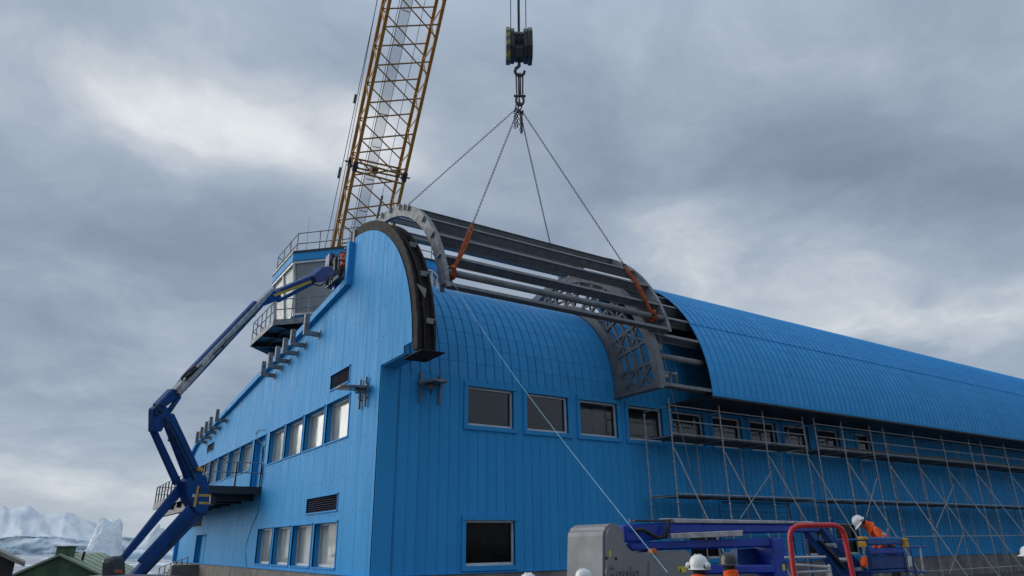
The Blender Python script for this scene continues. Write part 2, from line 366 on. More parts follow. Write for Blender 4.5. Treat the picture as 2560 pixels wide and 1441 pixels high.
h = thing('brown_hut', 'brown roofed hut at the left edge of the picture', 'hut', (-12, 22, -1.6))
ev_ = ony(62, 1413, 21); tp_ = ony(0, 1384, 21); yb = 30
sl_ = (tp_.z-ev_.z)/(ev_.x-tp_.x); W2 = 5.5; xr = ev_.x-W2
pr = lambda x: ev_.z+sl_*(ev_.x-x)
for sgn in (1, -1):
    xe = xr+sgn*W2
    MB().prism([(xr, 21, pr(xr)), (xe, 21, ev_.z), (xe, yb, ev_.z), (xr, yb, pr(xr))], (0, 0, .09)).build('roof', HUTB, h)
b = MB().prism([(xr-W2+.5, 21.3, -2.4), (ev_.x-.5, 21.3, -2.4), (ev_.x-.5, 21.3, ev_.z+sl_*.5-.12), (xr, 21.3, pr(xr)-.12), (xr-W2+.5, 21.3, ev_.z+sl_*.5-.12)], (0, 0, 0))
b = MB(); q = [(xr-W2+.5, -2.4), (ev_.x-.5, -2.4), (ev_.x-.5, ev_.z+sl_*.5-.12), (xr, pr(xr)-.12), (xr-W2+.5, ev_.z+sl_*.5-.12)]
b.prism([(a, (21.3+yb)/2, c) for a, c in q], (0, (yb-21.6)/2, 0)); b.build('wall', HUTW, h)

# ------------------------------------------------------------------ the blue station building
BW, BL = 35.2, 74.0                                  # gable width (y), length (x)
ZP = 1.05                                            # top of the concrete plinth
EV = 7.56
def OUT(t, dr=0, a=6.4, b=6.35, c=3.8): t = rad(t); return (c-(a+dr)*cos(t), EV+(b+dr)*sin(t))   # outer roof curve (y, z)
def INN(t, dr=0): t = rad(t); return (3.9-(3.9+dr)*cos(t), 7.6+(4.5+dr)*sin(t))                   # recessed barrel curve
def gtop(y):
    if y < 3.41: return 7.62+6.0*math.sqrt(max(0, 1-((3.8-y)/6.19)**2))
    if y < 31: return 11.6-(y-3.41)*.0960
    t = (y-31)/4.25; return 6.5+2.45*math.sqrt(max(0, 1-t*t))
def gbot(y): return ZP if y >= 0 else (7.62 if y > -1.82 else 7.86)
B = thing('station_building', 'long bright blue metal clad station building with curved roof on concrete plinth', 'building', (36, 17, 0))
GW = []                                              # gable openings (y0,y1,z0,z1,kind)
GW += [(2.72+2.72*k, 5.17+2.72*k, 5.62, 7.13, 'w') for k in range(4)]
GW += [(16.72+2.80*k, 19.25+2.80*k, 5.68, 7.13, 'w') for k in range(5)]
GW += [(3.08+2.72*k, 5.50+2.72*k, 1.24, 2.73, 'w') for k in range(4)]
GW += [(14.05, 16.25, 4.66, 7.13, 'd'), (3.25, 6.68, 3.14, 3.67, 'l'), (2.92, 4.98, 7.66, 8.22, 'l'), (27.0, 29.1, 7.84, 8.32, 'l'), (27.6, 31.3, 3.22, 3.74, 'l'), (25.7, 28.6, 1.06, 2.69, 'd')]
WW = [(3.31+2.528*k, 5.24+2.528*k, 5.88, 7.27, 'w') for k in range(8)] + [(23.68, 25.55, 5.88, 7.27, 'w'), (27.1, 28.45, 5.88, 7.27, 'w')]
WW += [(3.28, 5.24, 1.27, 2.71, 'w'), (13.8, 15.7, 1.27, 2.71, 'w'), (21.36, 23.3, 1.27, 2.71, 'w'), (23.9, 25.8, 1.27, 2.71, 'w'), (15.95, 20.6, 1.06, 3.58, 'g')]
GA = lambda u, d, z: V((d, u, z))                     # gable plane: u along y, d inwards (+x)
LO = lambda u, d, z: V((u, d, z))                     # long wall plane: u along x, d inwards (+y)
def cells(u0, u1, lo, hi, holes, brk=()):
    us = sorted({u0, u1, *[u for h_ in holes for u in h_[:2] if u0 < u < u1], *[u for u in brk if u0 < u < u1]})
    out = []
    for a, c in zip(us, us[1:]):
        md = (a+c)/2; iv = [(None, None)]
        hs = sorted((h_[2], h_[3]) for h_ in holes if h_[0] <= md <= h_[1])
        la, lc, ha, hc = lo(a+1e-6), lo(c-1e-6), hi(a+1e-6), hi(c-1e-6); cur = (la, lc)
        for z0, z1 in hs:
            if z0 > min(cur)+.01: out.append((a, c, *cur, z0, z0))
            cur = (z1, z1)
        if min(ha, hc) > max(cur)-.3: out.append((a, c, *cur, max(ha, cur[0]), max(hc, cur[1])))
    return out
def panel(mb, F_, u0, u1, lo, hi, holes, d, back, brk=()):
    for a, c, la, lc, ha, hc in cells(u0, u1, lo, hi, holes, brk):
        p = [F_(a, d, la), F_(c, d, lc), F_(c, d, hc), F_(a, d, ha)]; mb.add(p, [(0, 1, 2, 3)])
        if back is not None:
            if a == u0: mb.add([p[0], p[3], F_(a, back, ha), F_(a, back, la)], [(0, 1, 2, 3)])
            if c == u1: mb.add([p[1], p[2], F_(c, back, hc), F_(c, back, lc)], [(0, 1, 2, 3)])
            if lo(a) == la: mb.add([p[0], p[1], F_(c, back, lc), F_(a, back, la)], [(0, 1, 2, 3)])
def panels(F_, u0, u1, lo, hi, holes, d, back, brk=()):
    """one mesh for each connected piece of cladding left between the openings"""
    cs = cells(u0, u1, lo, hi, holes, brk); par = list(range(len(cs)))
    def fd(i):
        while par[i] != i: i = par[i]
        return i
    for i, p in enumerate(cs):
        for j, q in enumerate(cs[:i]):
            if abs(q[1]-p[0]) < 1e-9 and min(q[5], p[4]) > max(q[3], p[2])+.005: par[fd(i)] = fd(j)
    out = {}
    for i, (a, c, la, lc, ha, hc) in enumerate(cs):
        mb = out.setdefault(fd(i), MB()); p = [F_(a, d, la), F_(c, d, lc), F_(c, d, hc), F_(a, d, ha)]; mb.add(p, [(0, 1, 2, 3)])
        if a == u0: mb.add([p[0], p[3], F_(a, back, ha), F_(a, back, la)], [(0, 1, 2, 3)])
        if c == u1: mb.add([p[1], p[2], F_(c, back, hc), F_(c, back, lc)], [(0, 1, 2, 3)])
        if lo(a) == la: mb.add([p[0], p[1], F_(c, back, lc), F_(a, back, la)], [(0, 1, 2, 3)])
        mb.ext = getattr(mb, 'ext', []) + [(a, c, la, ha)]
    return list(out.values())
# gable: dark backing with openings, then the separate cladding panels
brk = [-2.38+.1*i for i in range(60)]+[31+.2*i for i in range(22)]+[3.41, 0, -1.82]
b = MB(); panel(b, GA, -2.36, BW, gbot, gtop, GW, .012, None, brk)
gw = b.build('gable_wall', BLUED, B)
js = [-2.385]+[.26+1.19*k for k in range(-1, 30) if .26+1.19*k < BW-.3]+[BW]
js = sorted(js)
for a, c in zip(js, js[1:]):
    for b in panels(GA, a+.008, c-.008, gbot, gtop, GW, -.026, .02, brk): b.build('panel', BLUE, gw, fix=False)
sc_ = MB()                                           # rows of fixing screws
for z in (2.95, 4.15, 5.35, 7.45, 8.6, 9.7, 10.9, 12.0):
    y = -.7
    while y < 34:
        zz = z+.05*((int(y*7)) % 3)
        if zz < gtop(y)-.15 and (y > .1 or zz > 7.8) and not any(h_[0]-.05 < y < h_[1]+.05 and h_[2]-.05 < zz < h_[3]+.05 for h_ in GW):
            sc_.lathe([(.016, 0), (.016, .001)], (0, 0, 0), 6); n_ = 12
            for q_ in range(n_): p = sc_.v[-n_+q_]; sc_.v[-n_+q_] = V((-.028-p.z*14, y+p.x, zz+p.y))
        y += .595
o = sc_.build('fixing_screws', mat('screw_heads', (.02, .13, .28), .5), gw); o['kind'] = 'stuff'
# projecting hood round the gable
pin = [(3.41, 13.42), (3.41, 11.6)]+[(y, gtop(y)) for y in (12, 22, 31)]+[(31+4.25*sin(rad(t)), 6.5+2.45*cos(rad(t))) for t in range(10, 91, 8)]+[(35.25, ZP)]
pout = [(3.68, 13.42), (3.68, 11.87)]+[(y+.02, gtop(y)+.28) for y in (12, 22, 31)]+[(31+4.53*sin(rad(t)), 6.5+2.73*cos(rad(t))) for t in range(10, 91, 8)]+[(35.53, ZP)]
b = MB(); X0, X1 = -.25, .35
b.strip([[(X0, *p), (X0, *q)] for p, q in zip(pin, pout)]); b.strip([[(X1, *p), (X0, *p)] for p in pin]); b.strip([[(X0, *p), (X1, *p)] for p in pout])
b.add([(X0, *pin[0]), (X0, *pout[0]), (X1, *pout[0]), (X1, *pin[0])], [(0, 1, 2, 3)])
b.build('gable_hood', BLUE2, B, fix=False)
# windows, doors, louvres
GLASSK = mat('near_black_glass', (.004, .004, .004), .08, 0, .12, .1)
def opening(F_, h_, gable):
    u0, u1, z0, z1, k = h_; dp = .24 if gable else .13
    b = MB()
    for q in ([(u0, z0), (u0, z1)], [(u1, z0), (u1, z1)], [(u0, z0), (u1, z0)], [(u0, z1), (u1, z1)]):
        (a, c), (d_, e_) = q; b.add([F_(a, -.03, c), F_(d_, -.03, e_), F_(d_, dp+.03, e_), F_(a, dp+.03, c)], [(0, 1, 2, 3)])
    t = .05 if gable else .15
    pr_ = -.05 if gable else -.075
    def bx(mb, a, c, d0, e_, f_, d1): mb.add([F_(a, d0, c), F_(e_, d0, c), F_(e_, d0, f_), F_(a, d0, f_), F_(a, d1, c), F_(e_, d1, c), F_(e_, d1, f_), F_(a, d1, f_)], [(0,1,2,3),(4,5,6,7),(0,1,5,4),(1,2,6,5),(2,3,7,6),(3,0,4,7)])
    for a, c, e_, f_, pp in ((u0-t, z1, u1+t, z1+t, pr_-.03), (u0-t, z0-t, u1+t, z0, pr_-.02), (u0-t, z0, u0, z1, pr_), (u1, z0, u1+t, z1, pr_)): bx(b, a, c, pp, e_, f_, .015)
    nm = {'w': 'window', 'd': 'door', 'l': 'louvre', 'g': 'roller_door'}[k]
    o = b.build(nm, BLUE2, B)
    if k == 'w':
        fr = MB(); T = .07
        for a, c, e_, f_ in ((u0, z0, u1, z0+T+.02), (u0, z1-T, u1, z1), (u0, z0+T+.02, u0+T*.8, z1-T), (u1-T*.8, z0+T+.02, u1, z1-T)): bx(fr, a, c, dp-.06, e_, f_, dp+.02)
        fr.build('frame', WHITEP, o)
        pn = MB(); bx(pn, u0+.03, z0+.03, dp, u1-.03, z1-.03, dp+.02); pn.build('pane', GLASSP if gable else (GLASSK if z0 < 2 else GLASSD), o)
    elif k == 'd':
        pn = MB(); bx(pn, u0+.08, z0, dp, u1-.08, z1-.08, dp+.05); o2 = pn.build('door_leaf', BLUE2, o)
        hn = MB(); bx(hn, u0+.2, z0+.9, dp-.06, u0+.26, z0+1.2, dp); hn.build('handle', STEELD, o)
        fr = MB(); bx(fr, u0, z0, dp-.03, u0+.08, z1-.08, dp+.05); bx(fr, u1-.08, z0, dp-.03, u1, z1-.08, dp+.05); bx(fr, u0, z1-.08, dp-.03, u1, z1, dp+.05); fr.build('frame', BLUE2, o)
        if u0 < 20:
            pn = MB(); bx(pn, u0+.7, z0+1.3, dp-.012, u1-.7, z1-.35, dp+.02); pn.build('pane', GLASSD, o)
    elif k == 'l':
        bk = MB(); bx(bk, u0, z0, dp-.02, u1, z1, dp+.02); bk.build('backing', mat('louvre_back', (.008, .01, .02), .8, 0, .05), o)
        n = 7; hh = (z1-z0)/n; LB = mat('louvre_blade', (.012, .02, .055), .6, 0, .08)
        for i in range(n):
            s_ = MB(); zz = z0+hh*(i+.15)
            s_.add([F_(u0+.02, .0, zz), F_(u1-.02, .0, zz), F_(u1-.02, .15, zz+hh*.8), F_(u0+.02, .15, zz+hh*.8), F_(u0+.02, .0, zz+.02), F_(u1-.02, .0, zz+.02), F_(u1-.02, .15, zz+hh*.8+.02), F_(u0+.02, .15, zz+hh*.8+.02)], [(0,1,2,3),(4,5,6,7),(0,1,5,4),(2,3,7,6)])
            s_.build('blade', LB, o)
    else:
        n = 12; hh = (z1-z0)/n
        for i in range(n):
            s_ = MB(); bx(s_, u0+.05, z0+hh*i+.01, .08-.01, u1-.05, z0+hh*(i+1)-.01, .13); s_.build('slat', BLUE2, o)
        s_ = MB(); bx(s_, u0, z0, .12, u1, z1, .16); s_.build('backing', BLUED, o)
for h_ in GW: opening(GA, h_, True)
for h_ in WW: opening(LO, h_, False)
# long wall: backing + ribbed panels, smooth corner strip
b = MB(); panel(b, LO, 0.03, BL, lambda x: ZP, lambda x: 7.62, WW, .015, None); lw = b.build('long_wall', BLUED, B)
b = MB(); b.box((.002, -.045, ZP), (.62, .01, 7.617)); b.build('corner_panel', BLUE2, lw)
b = MB(); b.box((.62, -.02, ZP), (.70, .0, 7.617)); b.build('corner_groove', BLUED, lw)
x = .70; P_ = .38
while x < BL-.4:
    for b in panels(LO, x, x+P_-.003, lambda q: ZP, lambda q: 7.615, WW, -.012, .015):
        for a, c, la, ha in b.ext:                   # raised rib down the panel's edge
            c = min(c, x+.055)
            if a < x+.03 and c-a > .03: b.add([(a, -.012, la), (a+.012, -.034, la), (c-.012, -.034, la), (c, -.012, la), (a, -.012, ha), (a+.012, -.034, ha), (c-.012, -.034, ha), (c, -.012, ha)], [(0,1,5,4),(1,2,6,5),(2,3,7,6),(0,1,2,3),(4,5,6,7)])
        b.build('ribbed_panel', BLUE, lw, fix=False)
    x += P_
# plinth
b = MB().box((-.12, -.12, -.4), (BL, .5, ZP)); b.build('plinth', CONC, B, bevel=.02)
b = MB().box((-.121, .5, -3.6), (.5, BW+.3, ZP-.002)); b.build('plinth', CONC, B, bevel=.02)
b = MB().box((-.10, -.16, ZP), (BL, .02, ZP+.03)); b.build('drip_flashing', BLUE2, lw)
b = MB().box((-.16, -.1, ZP-.001), (.02, BW, ZP+.028)); b.build('drip_flashing', BLUE2, gw)
# recessed barrel: separate tiles between fin and lattice frame, full strips beyond
rowsT = [0, 7, 15, 23, 31, 39, 47, 55, 63, 72, 81, 92]
tiles = []
for t0, t1 in zip(rowsT, rowsT[1:]):
    b = MB(); n = 3
    def P3(x, t, dr): y, z = INN(t, dr); return (x, y, z)
    ts = [t0+.05+(t1-t0-.10)*i/n for i in range(n+1)]
    prof = [(.0, 0), (.012, .035), (.040, .035), (.052, .0), (P_-.004, 0)]
    b.strip([[P3(xx, t, dr+(.006 if t == ts[0] else 0)) for xx, dr in prof] for t in ts])
    b.add([P3(.0, ts[0], .006), P3(P_-.004, ts[0], .006), P3(P_-.004, ts[0], -.03), P3(0, ts[0], -.03)], [(0, 1, 2, 3)])
    tiles.append(b.mesh('barrel_tile', fix=False))
rows = [[(xx, *INN(t, -.03)) for xx in (0, BL)] for t in range(0, 93, 4)]
br = MB().strip(rows).build('recessed_barrel_roof', BLUED, B)
nx = int((10.5-.66)/P_)
for i in range(nx):
    for me in tiles: link('tile', me, ROOFB, br, (.66+i*P_, 0, 0))
b = MB(); ts = [0+4*i for i in range(24)]
b.strip([[(xx, *INN(t, dr)) for xx, dr in prof] for t in ts]); me = b.mesh('barrel_strip', fix=False)
for i in range(nx, nx+12): link('roof_strip', me, ROOFB, br, (.66+i*P_, 0, 0))
# main low-pitched roof and far walls
b = MB(); b.strip([[(0.35, 3.6, 12.0), (BL, 3.6, 12.0)], [(.35, 4.0, 12.02), (BL, 4.0, 12.02)], [(.35, 31, 9.0), (BL, 31, 9.0)]]+[[(xx, 31+4.2*sin(rad(t)), 6.5+2.5*cos(rad(t))) for xx in (.35, BL)] for t in (30, 60, 90)]+[[(.35, 35.2, -3), (BL, 35.2, -3)]])
b.build('low_roof', BLUE2, B, fix=False)
b = MB().box((BL-.1, .1, -.3), (BL, 35, 8.9)); b.build('end_wall', BLUE2, B)
# raised curved roof on the right: two rows of ribbed sheets
XR = 13.2; TS = 30
sheet = []
for t0, t1, dr0 in ((0, TS+.6, .0), (TS, 96, .03)):
    b = MB(); n = 7 if t0 == 0 else 13
    b.strip([[(xx, *OUT(t0+(t1-t0)*i/n, dr+dr0)) for xx, dr in ((0, 0), (.016, .038), (.06, .038), (.076, 0), (.40, 0))] for i in range(n+1)])
    b.strip([[(xx, *OUT(t0, dr+dr0)) for xx in (0, .4)] for dr in (0, -.05)])
    sheet.append(b.mesh('roof_sheet', fix=False))
# reinforcing lap lines are real thin steps on the backing below; backing shell
rows = [[(xx, *OUT(t, -.06)) for xx in (XR+.02, BL)] for t in range(0, 101, 4)]
ro = MB().strip(rows).build('raised_curved_roof', STEELD, B)
for i in range(149):
    for me in sheet: link('roof_sheet', me, ROOFB, ro, (XR+i*.40, 0, 0))
b = MB()
for tt in (6, 12.5, 19, 25, 37, 44, 51, 58, 66, 74):
    y_, z_ = OUT(tt, .012); y2, z2_ = OUT(tt+.28, .012); dr = .012+(.03 if tt > 30 else 0)
    b.strip([[(xx, *OUT(tt-.14, dr-.012)) for xx in (XR, BL)], [(xx, *OUT(tt, dr-.007)) for xx in (XR, BL)], [(xx, *OUT(tt+.02, dr-.013)) for xx in (XR, BL)]])
o = b.build('sheet_laps', BLUE2, ro); o['kind'] = 'stuff'
b = MB().box((XR, -2.58, EV-.16), (BL, -.0, EV-.04)); b.build('eave_soffit', STEELD, B)
b = MB().box((XR, -2.62, EV-.10), (BL, -2.585, EV+.05)); b.build('eave_trim', BLUE2, B)
b = MB().box((XR+.3, 4.3, 11.5), (BL, 4.45, 13.8)); b.build('roof_back_wall', BLUE2, B)
# ------------------------------------------------------------------ fin: bare steel arch at the edge of the gable
def ring(mb, x0, x1, t0, t1, C0, dr0, C1, dr1, n=26):
    ts = [t0+(t1-t0)*i/n for i in range(n+1)]
    a = [[(x, *C0(t, dr0)) for x in (x0, x1)] for t in ts]; c = [[(x, *C1(t, dr1)) for x in (x0, x1)] for t in ts]
    mb.strip(a); mb.strip(c)
    for k in (0, 1): mb.strip([[a[i][k], c[i][k]] for i in range(n+1)])
    for i in (0, n): mb.add([a[i][0], a[i][1], c[i][1], c[i][0]], [(0, 1, 2, 3)])
    return mb
def FINB(t, dr=0): t = rad(t); return (3.8-(6.19+dr)*cos(t), 7.62+(6.0+dr)*sin(t))
FO = lambda t, dr=0: OUT(t, dr+.06)
fn = MB(); ring(fn, .0, .07, 0, 92, FINB, .0, FO, .06); fin = fn.build('fin_front_flange', DSTEEL, B, smooth=False)
fn = MB(); ring(fn, .07, .62, 0, 92, FINB, -.02, FO, -.18); fn.build('fin_web', DSTEEL, B)
fn = MB(); ring(fn, .60, .67, 0, 92, FINB, .05, FO, .02); fn.build('fin_rear_flange', DSTEEL, B)
fn = MB(); ring(fn, .30, .36, 1, 80, FINB, .1, FO, -.08); fn.build('fin_stiffener', DSTEEL, B)
MB().box((.04, -2.95, 7.47), (.85, -1.6, 7.51)).build('fin_base_plate', DSTEEL, B, bevel=.01)
MB().box((.03, -1.86, 7.585), (.6, -.02, 7.616)).build('fin_soffit', BLUE2, B)
for t in (9, 26, 41):
    y_, z_ = OUT(t, .03); MB().box((.36, y_-.04, z_-.09), (.68, y_+.02, z_+.09)).build('splice_plate', GALV, B, bevel=.008)
y_, z_ = OUT(19, .03); MB().add([(.1, y_-.02, z_+.2), (.42, y_-.10, z_+.05), (.40, y_-.04, z_-.25)], [(0, 1, 2)]).build('loose_membrane_flap', mat('membrane', (.34, .30, .24), .8), B, fix=False)
MB().box((-.06, 3.42, 13.3), (.04, 3.62, 14.0)).build('fin_end_post', GALV, B, bevel=.01)
# ------------------------------------------------------------------ lattice end frame of the gap
LX = 10.32
GALVK = mat('dark_galvanised_steel', (.165, .176, .19), .6, .1, .2, .12, 2.5)
lf = thing('lattice_arch_frame', 'galvanised lattice arch frame standing where the clad roof ends', 'steel frame', (LX, 0, 7.5))
b = MB(); ring(b, LX, LX+.30, 0, 112, OUT, -.36, OUT, 0, 30); b.build('outer_arch', GALVK, lf)
b = MB(); ring(b, LX-.05, LX+.28, 0, 105, INN, .05, INN, .42, 30); b.build('inner_arch', GALVK, lf)
def MID(f): return lambda t, dr=0: tuple(a*(1-f)+c*f for a, c in zip(INN(t, .42), OUT(t, -.36)))
for f_ in (.24, .48, .74):
    b = MB(); ring(b, LX+.06, LX+.22, 0, 108, lambda t, dr=0: (MID(f_)(t)[0]-.045, MID(f_)(t)[1]-.0), 0, lambda t, dr=0: (MID(f_)(t)[0]+.045, MID(f_)(t)[1]+.05), 0, 26); b.build('curved_rib', GALVK, lf)
for i, t in enumerate((1, 10, 19, 28, 37, 46, 55, 64, 73, 82, 91, 100)):
    p, q = INN(t, .4), OUT(t, -.3); MB().beam((LX+.13, *p), (LX+.13, *q), .12, .11, (1, 0, 0)).build('radial_strut', GALVK, lf)
    if i < 11:
        t2 = t+9
        for (fa, ta), (fb, tb) in (((0, t), (.48, t2)), ((.48, t), (0, t2)), ((.48, t), (1, t2)), ((1, t), (.48, t2))):
            if (i+int(fa*10)) % 2 == 0: MB().beam((LX+.13, *MID(fa)(ta)), (LX+.13, *MID(fb)(tb)), .07, .085, (1, 0, 0)).build('diagonal', GALVK, lf)
for t in (5, 16, 30):
    p = OUT(t, -.2); MB().box((LX+.25, p[0]-.1, p[1]-.12), (LX+.62, p[0]-.06, p[1]+.12)).build('gusset', GALV, lf)
b = MB(); b.box((LX+.31, -2.5, 7.62), (LX+.35, -2.35, 8.2)); b.box((LX+.7, -2.5, 7.62), (LX+.75, -2.4, 8.2)); b.box((LX+.35, -2.5, 8.12), (LX+1.0, -2.4, 8.2)); b.box((LX+1.0, -2.5, 7.62), (LX+1.06, -2.4, 8.24)); b.build('stub_bracket', GALV, lf)
MB().beam((LX+.02, 0.0, 7.54), (LX+.02, -2.6, 7.54), .3, .12).build('base_beam', GALVK, lf)
def purlin(mb, x0, x1, t, dz=0, depth=.36, fl=.13):
    n_ = V((0, -cos(rad(t)), sin(rad(t)))); tg = V((0, sin(rad(t)), cos(rad(t))))
    y, z = OUT(t, -.02); o = V((0, y, z+dz)); X = V((1, 0, 0))
    for a, c, e_, f_ in ((-fl/2, fl/2, -.02, .0), (-.014, .014, -depth, -.02), (-fl/2, fl/2, -depth-.02, -depth)):
        ps = [o+tg*u+n_*v for u, v in ((a, e_), (c, e_), (c, f_), (a, f_))]
        mb.prism([p+X*((x0+x1)/2) for p in ps], X*((x1-x0)/2))
    return mb
for t in (1.0, 21, 31, 40, 48, 55, 62, 69, 77, 86): purlin(MB(), LX+.3, XR+.6, t, 0, .42).build('purlin', GALVL, lf)
y_, z_ = OUT(13, -.35); MB().tube((LX+.3, y_, z_), (XR+.6, y_, z_), .13, 14).build('round_tube', GALVL, lf, smooth=True)
MB().tube((LX+1.6, 1.0, 8.0), (LX+1.6, .8, 10.4), .02).build('drop_rod', ALU, lf)
# ------------------------------------------------------------------ suspended roof frame
DZ = 1.07; MX0, MX1 = 1.08, 11.35
MO = lambda t, dr=0: (OUT(t, dr)[0], OUT(t, dr)[1]+DZ)
mf = thing('suspended_roof_frame', 'grey curved steel roof frame hanging from the crane above the gap', 'steel frame', (6.2, .5, 9.8))
for xa, xb in ((MX0, MX0+.16), (MX1-.16, MX1)):
    b = MB(); ring(b, xa, xa+.03, 11.5, 99, MO, -.44, MO, 0, 30); ring(b, xa+.03, xb, 11.5, 99, MO, -.03, MO, 0, 30); ring(b, xa+.03, xb, 11.5, 99, MO, -.44, MO, -.41, 30); b.build('end_arch', GALV, mf)
MT = (12.6, 23.6, 34, 45, 60.5, 64.5, 69, 78, 86, 96)
for t in MT:
    purlin(MB(), MX0+.16, MX1-.16, t, DZ, .38 if 20 < t < 60 else .24, .12).build('purlin', GALVL, mf)
    for xa in (MX0-.06, ):
        n_ = V((0, -cos(rad(t)), sin(rad(t)))); p = V((xa, *MO(t, -.02)))
        MB().beam(p+n_*.05, p-n_*.20, .10, .06, (1, 0, 0)).build('purlin_cleat', GALV, mf)
ty, tz = MO(17.6, -.13)
MB().tube((MX0+.1, ty, tz), (MX1-.1, ty, tz), .125, 16).build('lifting_tube', GALVL, mf, smooth=True)
ty2, tz2 = MO(93, -.5)
MB().tube((MX0+.1, ty2, tz2), (MX1-.1, ty2, tz2), .12, 12).build('lifting_tube', GALVL, mf, smooth=True)
for k in range(3): 
    xx = MX0+2.6+k*2.6
    b = MB(); ring(b, xx, xx+.02, 47, 93, MO, -.40, MO, -.34, 14); b.build('sag_bar', GALV, mf)
# ------------------------------------------------------------------ lifting gear
HX = V((5.8, .05, 0))
RING = onx(1297, 268, 5.8); HKT = onx(1297, 205, 5.8); BLK = onx(1297, 115, 5.8)
def oval(mb, c, ax, side, L, W_, r, n=10, k=4):
    mb.path([V(c)+V(ax)*(L/2*sin(2*pi*i/n))+V(side)*(W_/2*cos(2*pi*i/n)) for i in range(n)], r, k, closed=True)
def chain(mb, p0, p1, link_l=.14, wd=.07, r=.0115):
    p0, p1 = V(p0), V(p1); d = (p1-p0); L = d.length; d.normalize(); s1 = d.cross(V((.3, .8, .1))).normalized(); s2 = d.cross(s1)
    n = int(L/(link_l*.78))
    for i in range(n): oval(mb, p0+d*(L*(i+.5)/n), d, s1 if i % 2 else s2, link_l, wd, r, 8, 4)
cs = thing('chain_sling', 'four leg chain sling spreading from the crane hook to the frame', 'chain', tuple(RING))
b = MB(); oval(b, RING+V((0, 0, .05)), V((0, 0, 1)), V((.8, -.6, 0)), .42, .26, .03, 16, 6); oval(b, RING+V((.04, 0, .30)), V((0, 0, 1)), V((.5, .8, 0)), .4, .2, .028, 16, 6); oval(b, RING+V((.0, .05, -.02)), V((0, 0, 1)), V((.6, .8, 0)), .46, .26, .028, 16, 6); b.build('master_ring', CHAIN, cs)
S1T = ony(1181, 562, -1.75); S2T = ony(1563, 667, -1.65)
S1B = V((MX0+.35, ty, tz)); S2B = V((MX1-.75, ty, tz))
ends = [V((MX0+.7, ty2, tz2+.1)), S1T, V((MX1-1.0, ty2, tz2+.1)), S2T]
ends[0] = ony(1020, 513, 3.4); ends[2] = ony(1376, 613, 3.4)
for k, e_ in enumerate(ends):
    st = RING+V(((-.18, -.05, .05, .2)[k], 0, -.2)); b = MB(); chain(b, st, e_); b.build('chain_leg', CHAIN, cs)
    MB().beam(st+V((0, 0, .1)), st-V((0, 0, .08)), .09, .07).build('grab_hook', CHAIN, cs, bevel=.015)
for dx, L in ((-.22, 1.0), (-.10, .9), (.06, 1.15), (.12, 1.1)):
    b = MB(); chain(b, RING+V((dx, -.03, -.2)), RING+V((dx*1.1, -.03, -.2-L)), .15, .1, .02); b.build('spare_chain_tail', CHAIN, cs)
hk = thing('crane_hook_block', 'black crane hook block with yellow striped cheek plates and shackle', 'hook block', tuple(BLK))
# block: cheek plates seen edge-on, sheaves between
ax_ = V((.86, -.51, 0)); fw_ = V((.51, .86, 0))       # sheave axle direction / plate direction
def P4(a, f_, z_): return BLK+ax_*a+fw_*f_+V((0, 0, z_))
oct_ = [(-.28, .82), (.28, .82), (.56, .42), (.56, -.42), (.30, -.86), (-.30, -.86), (-.56, -.42), (-.56, .42)]
for sgn in (-1, 1):
    MB().prism([P4(sgn*.50, f_, z_) for f_, z_ in oct_], ax_*.10).build('cheek_plate', HAZ if sgn < 0 else STEELD, hk, bevel=.02)
    MB().prism([P4(sgn*.30, f_*.9, z_*.95) for f_, z_ in oct_], ax_*.09).build('inner_plate', STEELD, hk, bevel=.02)
for a in (-.18, 0, .18):
    b = MB(); b.path([P4(a, .46*cos(2*pi*i/20), .46*sin(2*pi*i/20)+.12) for i in range(20)], .07, 6, closed=True); b.build('sheave', STEELD, hk)
MB().prism([P4(0, f_*.62, z_*.85-.05) for f_, z_ in oct_], ax_*.2).build('swivel_housing', STEELD, hk)
def hp4(a, z_): return BLK+ax_*a+V((0, 0, z_))
b = MB(); b.path([hp4(0, -.85), hp4(0, -1.12), hp4(-.14, -1.24), hp4(-.2, -1.42), hp4(-.12, -1.60), hp4(.05, -1.66), hp4(.2, -1.55), hp4(.24, -1.38)], .085, 8, r1=.06); b.build('hook', CHAIN, hk, smooth=True)
for dx in (-.19, -.05, .05, .19): MB().tube(hp4(dx*.8, -1.5), hp4(dx*.7, -2.62), .035, 6).build('rope_strop', CHAIN, hk)
b = MB(); b.path([hp4(.17*cos(2*pi*i/16), -2.95+.26*sin(2*pi*i/16)) for i in range(16)], .055, 8, closed=True); b.tube(hp4(-.26, -2.72), hp4(.26, -2.72), .06, 8); b.tube(hp4(0, -3.2), RING+V((0, 0, .4)), .03, 6); b.build('shackle', CHAIN, hk, smooth=True)
TIP = V((6.0, -.3, 64))
for dx in (-.36, -.02, .04, .34): MB().tube(BLK+ax_*dx+V((0, 0, .6)), TIP+ax_*dx*1.2+V((0, 0, -1)), .022 if abs(dx) > .1 else .03, 6).build('hoist_rope', CABLE, hk)
def sling(top, bot, lab):
    o = thing('round_sling', lab, 'sling', tuple(bot), 'orange slings round the lifting tube'); d = (bot-top).normalized(); sd = d.cross(V((1, 0, 0))).normalized()
    for k in (-1, 1):
        b = MB(); pts = []
        for i in range(9):
            f_ = i/8; pts.append(top+(bot-top)*f_+V((.05*k*sin(pi*min(1, f_*1.3)), -.12*sin(pi*f_), 0)))
        b.path(pts, .055, 8, r1=.075); b.build('sling_strand', SLING, o, smooth=True)
    b = MB(); b.path([bot+V((.03*sin(9*a), .20*cos(a), .20*sin(a))) for a in [2*pi*i/16 for i in range(16)]], .085, 8, closed=True); b.build('choked_loop', SLING, o, smooth=True)
    b = MB(); oval(b, top, d, sd, .22, .14, .025, 10, 5); b.build('shackle', CHAIN, o)
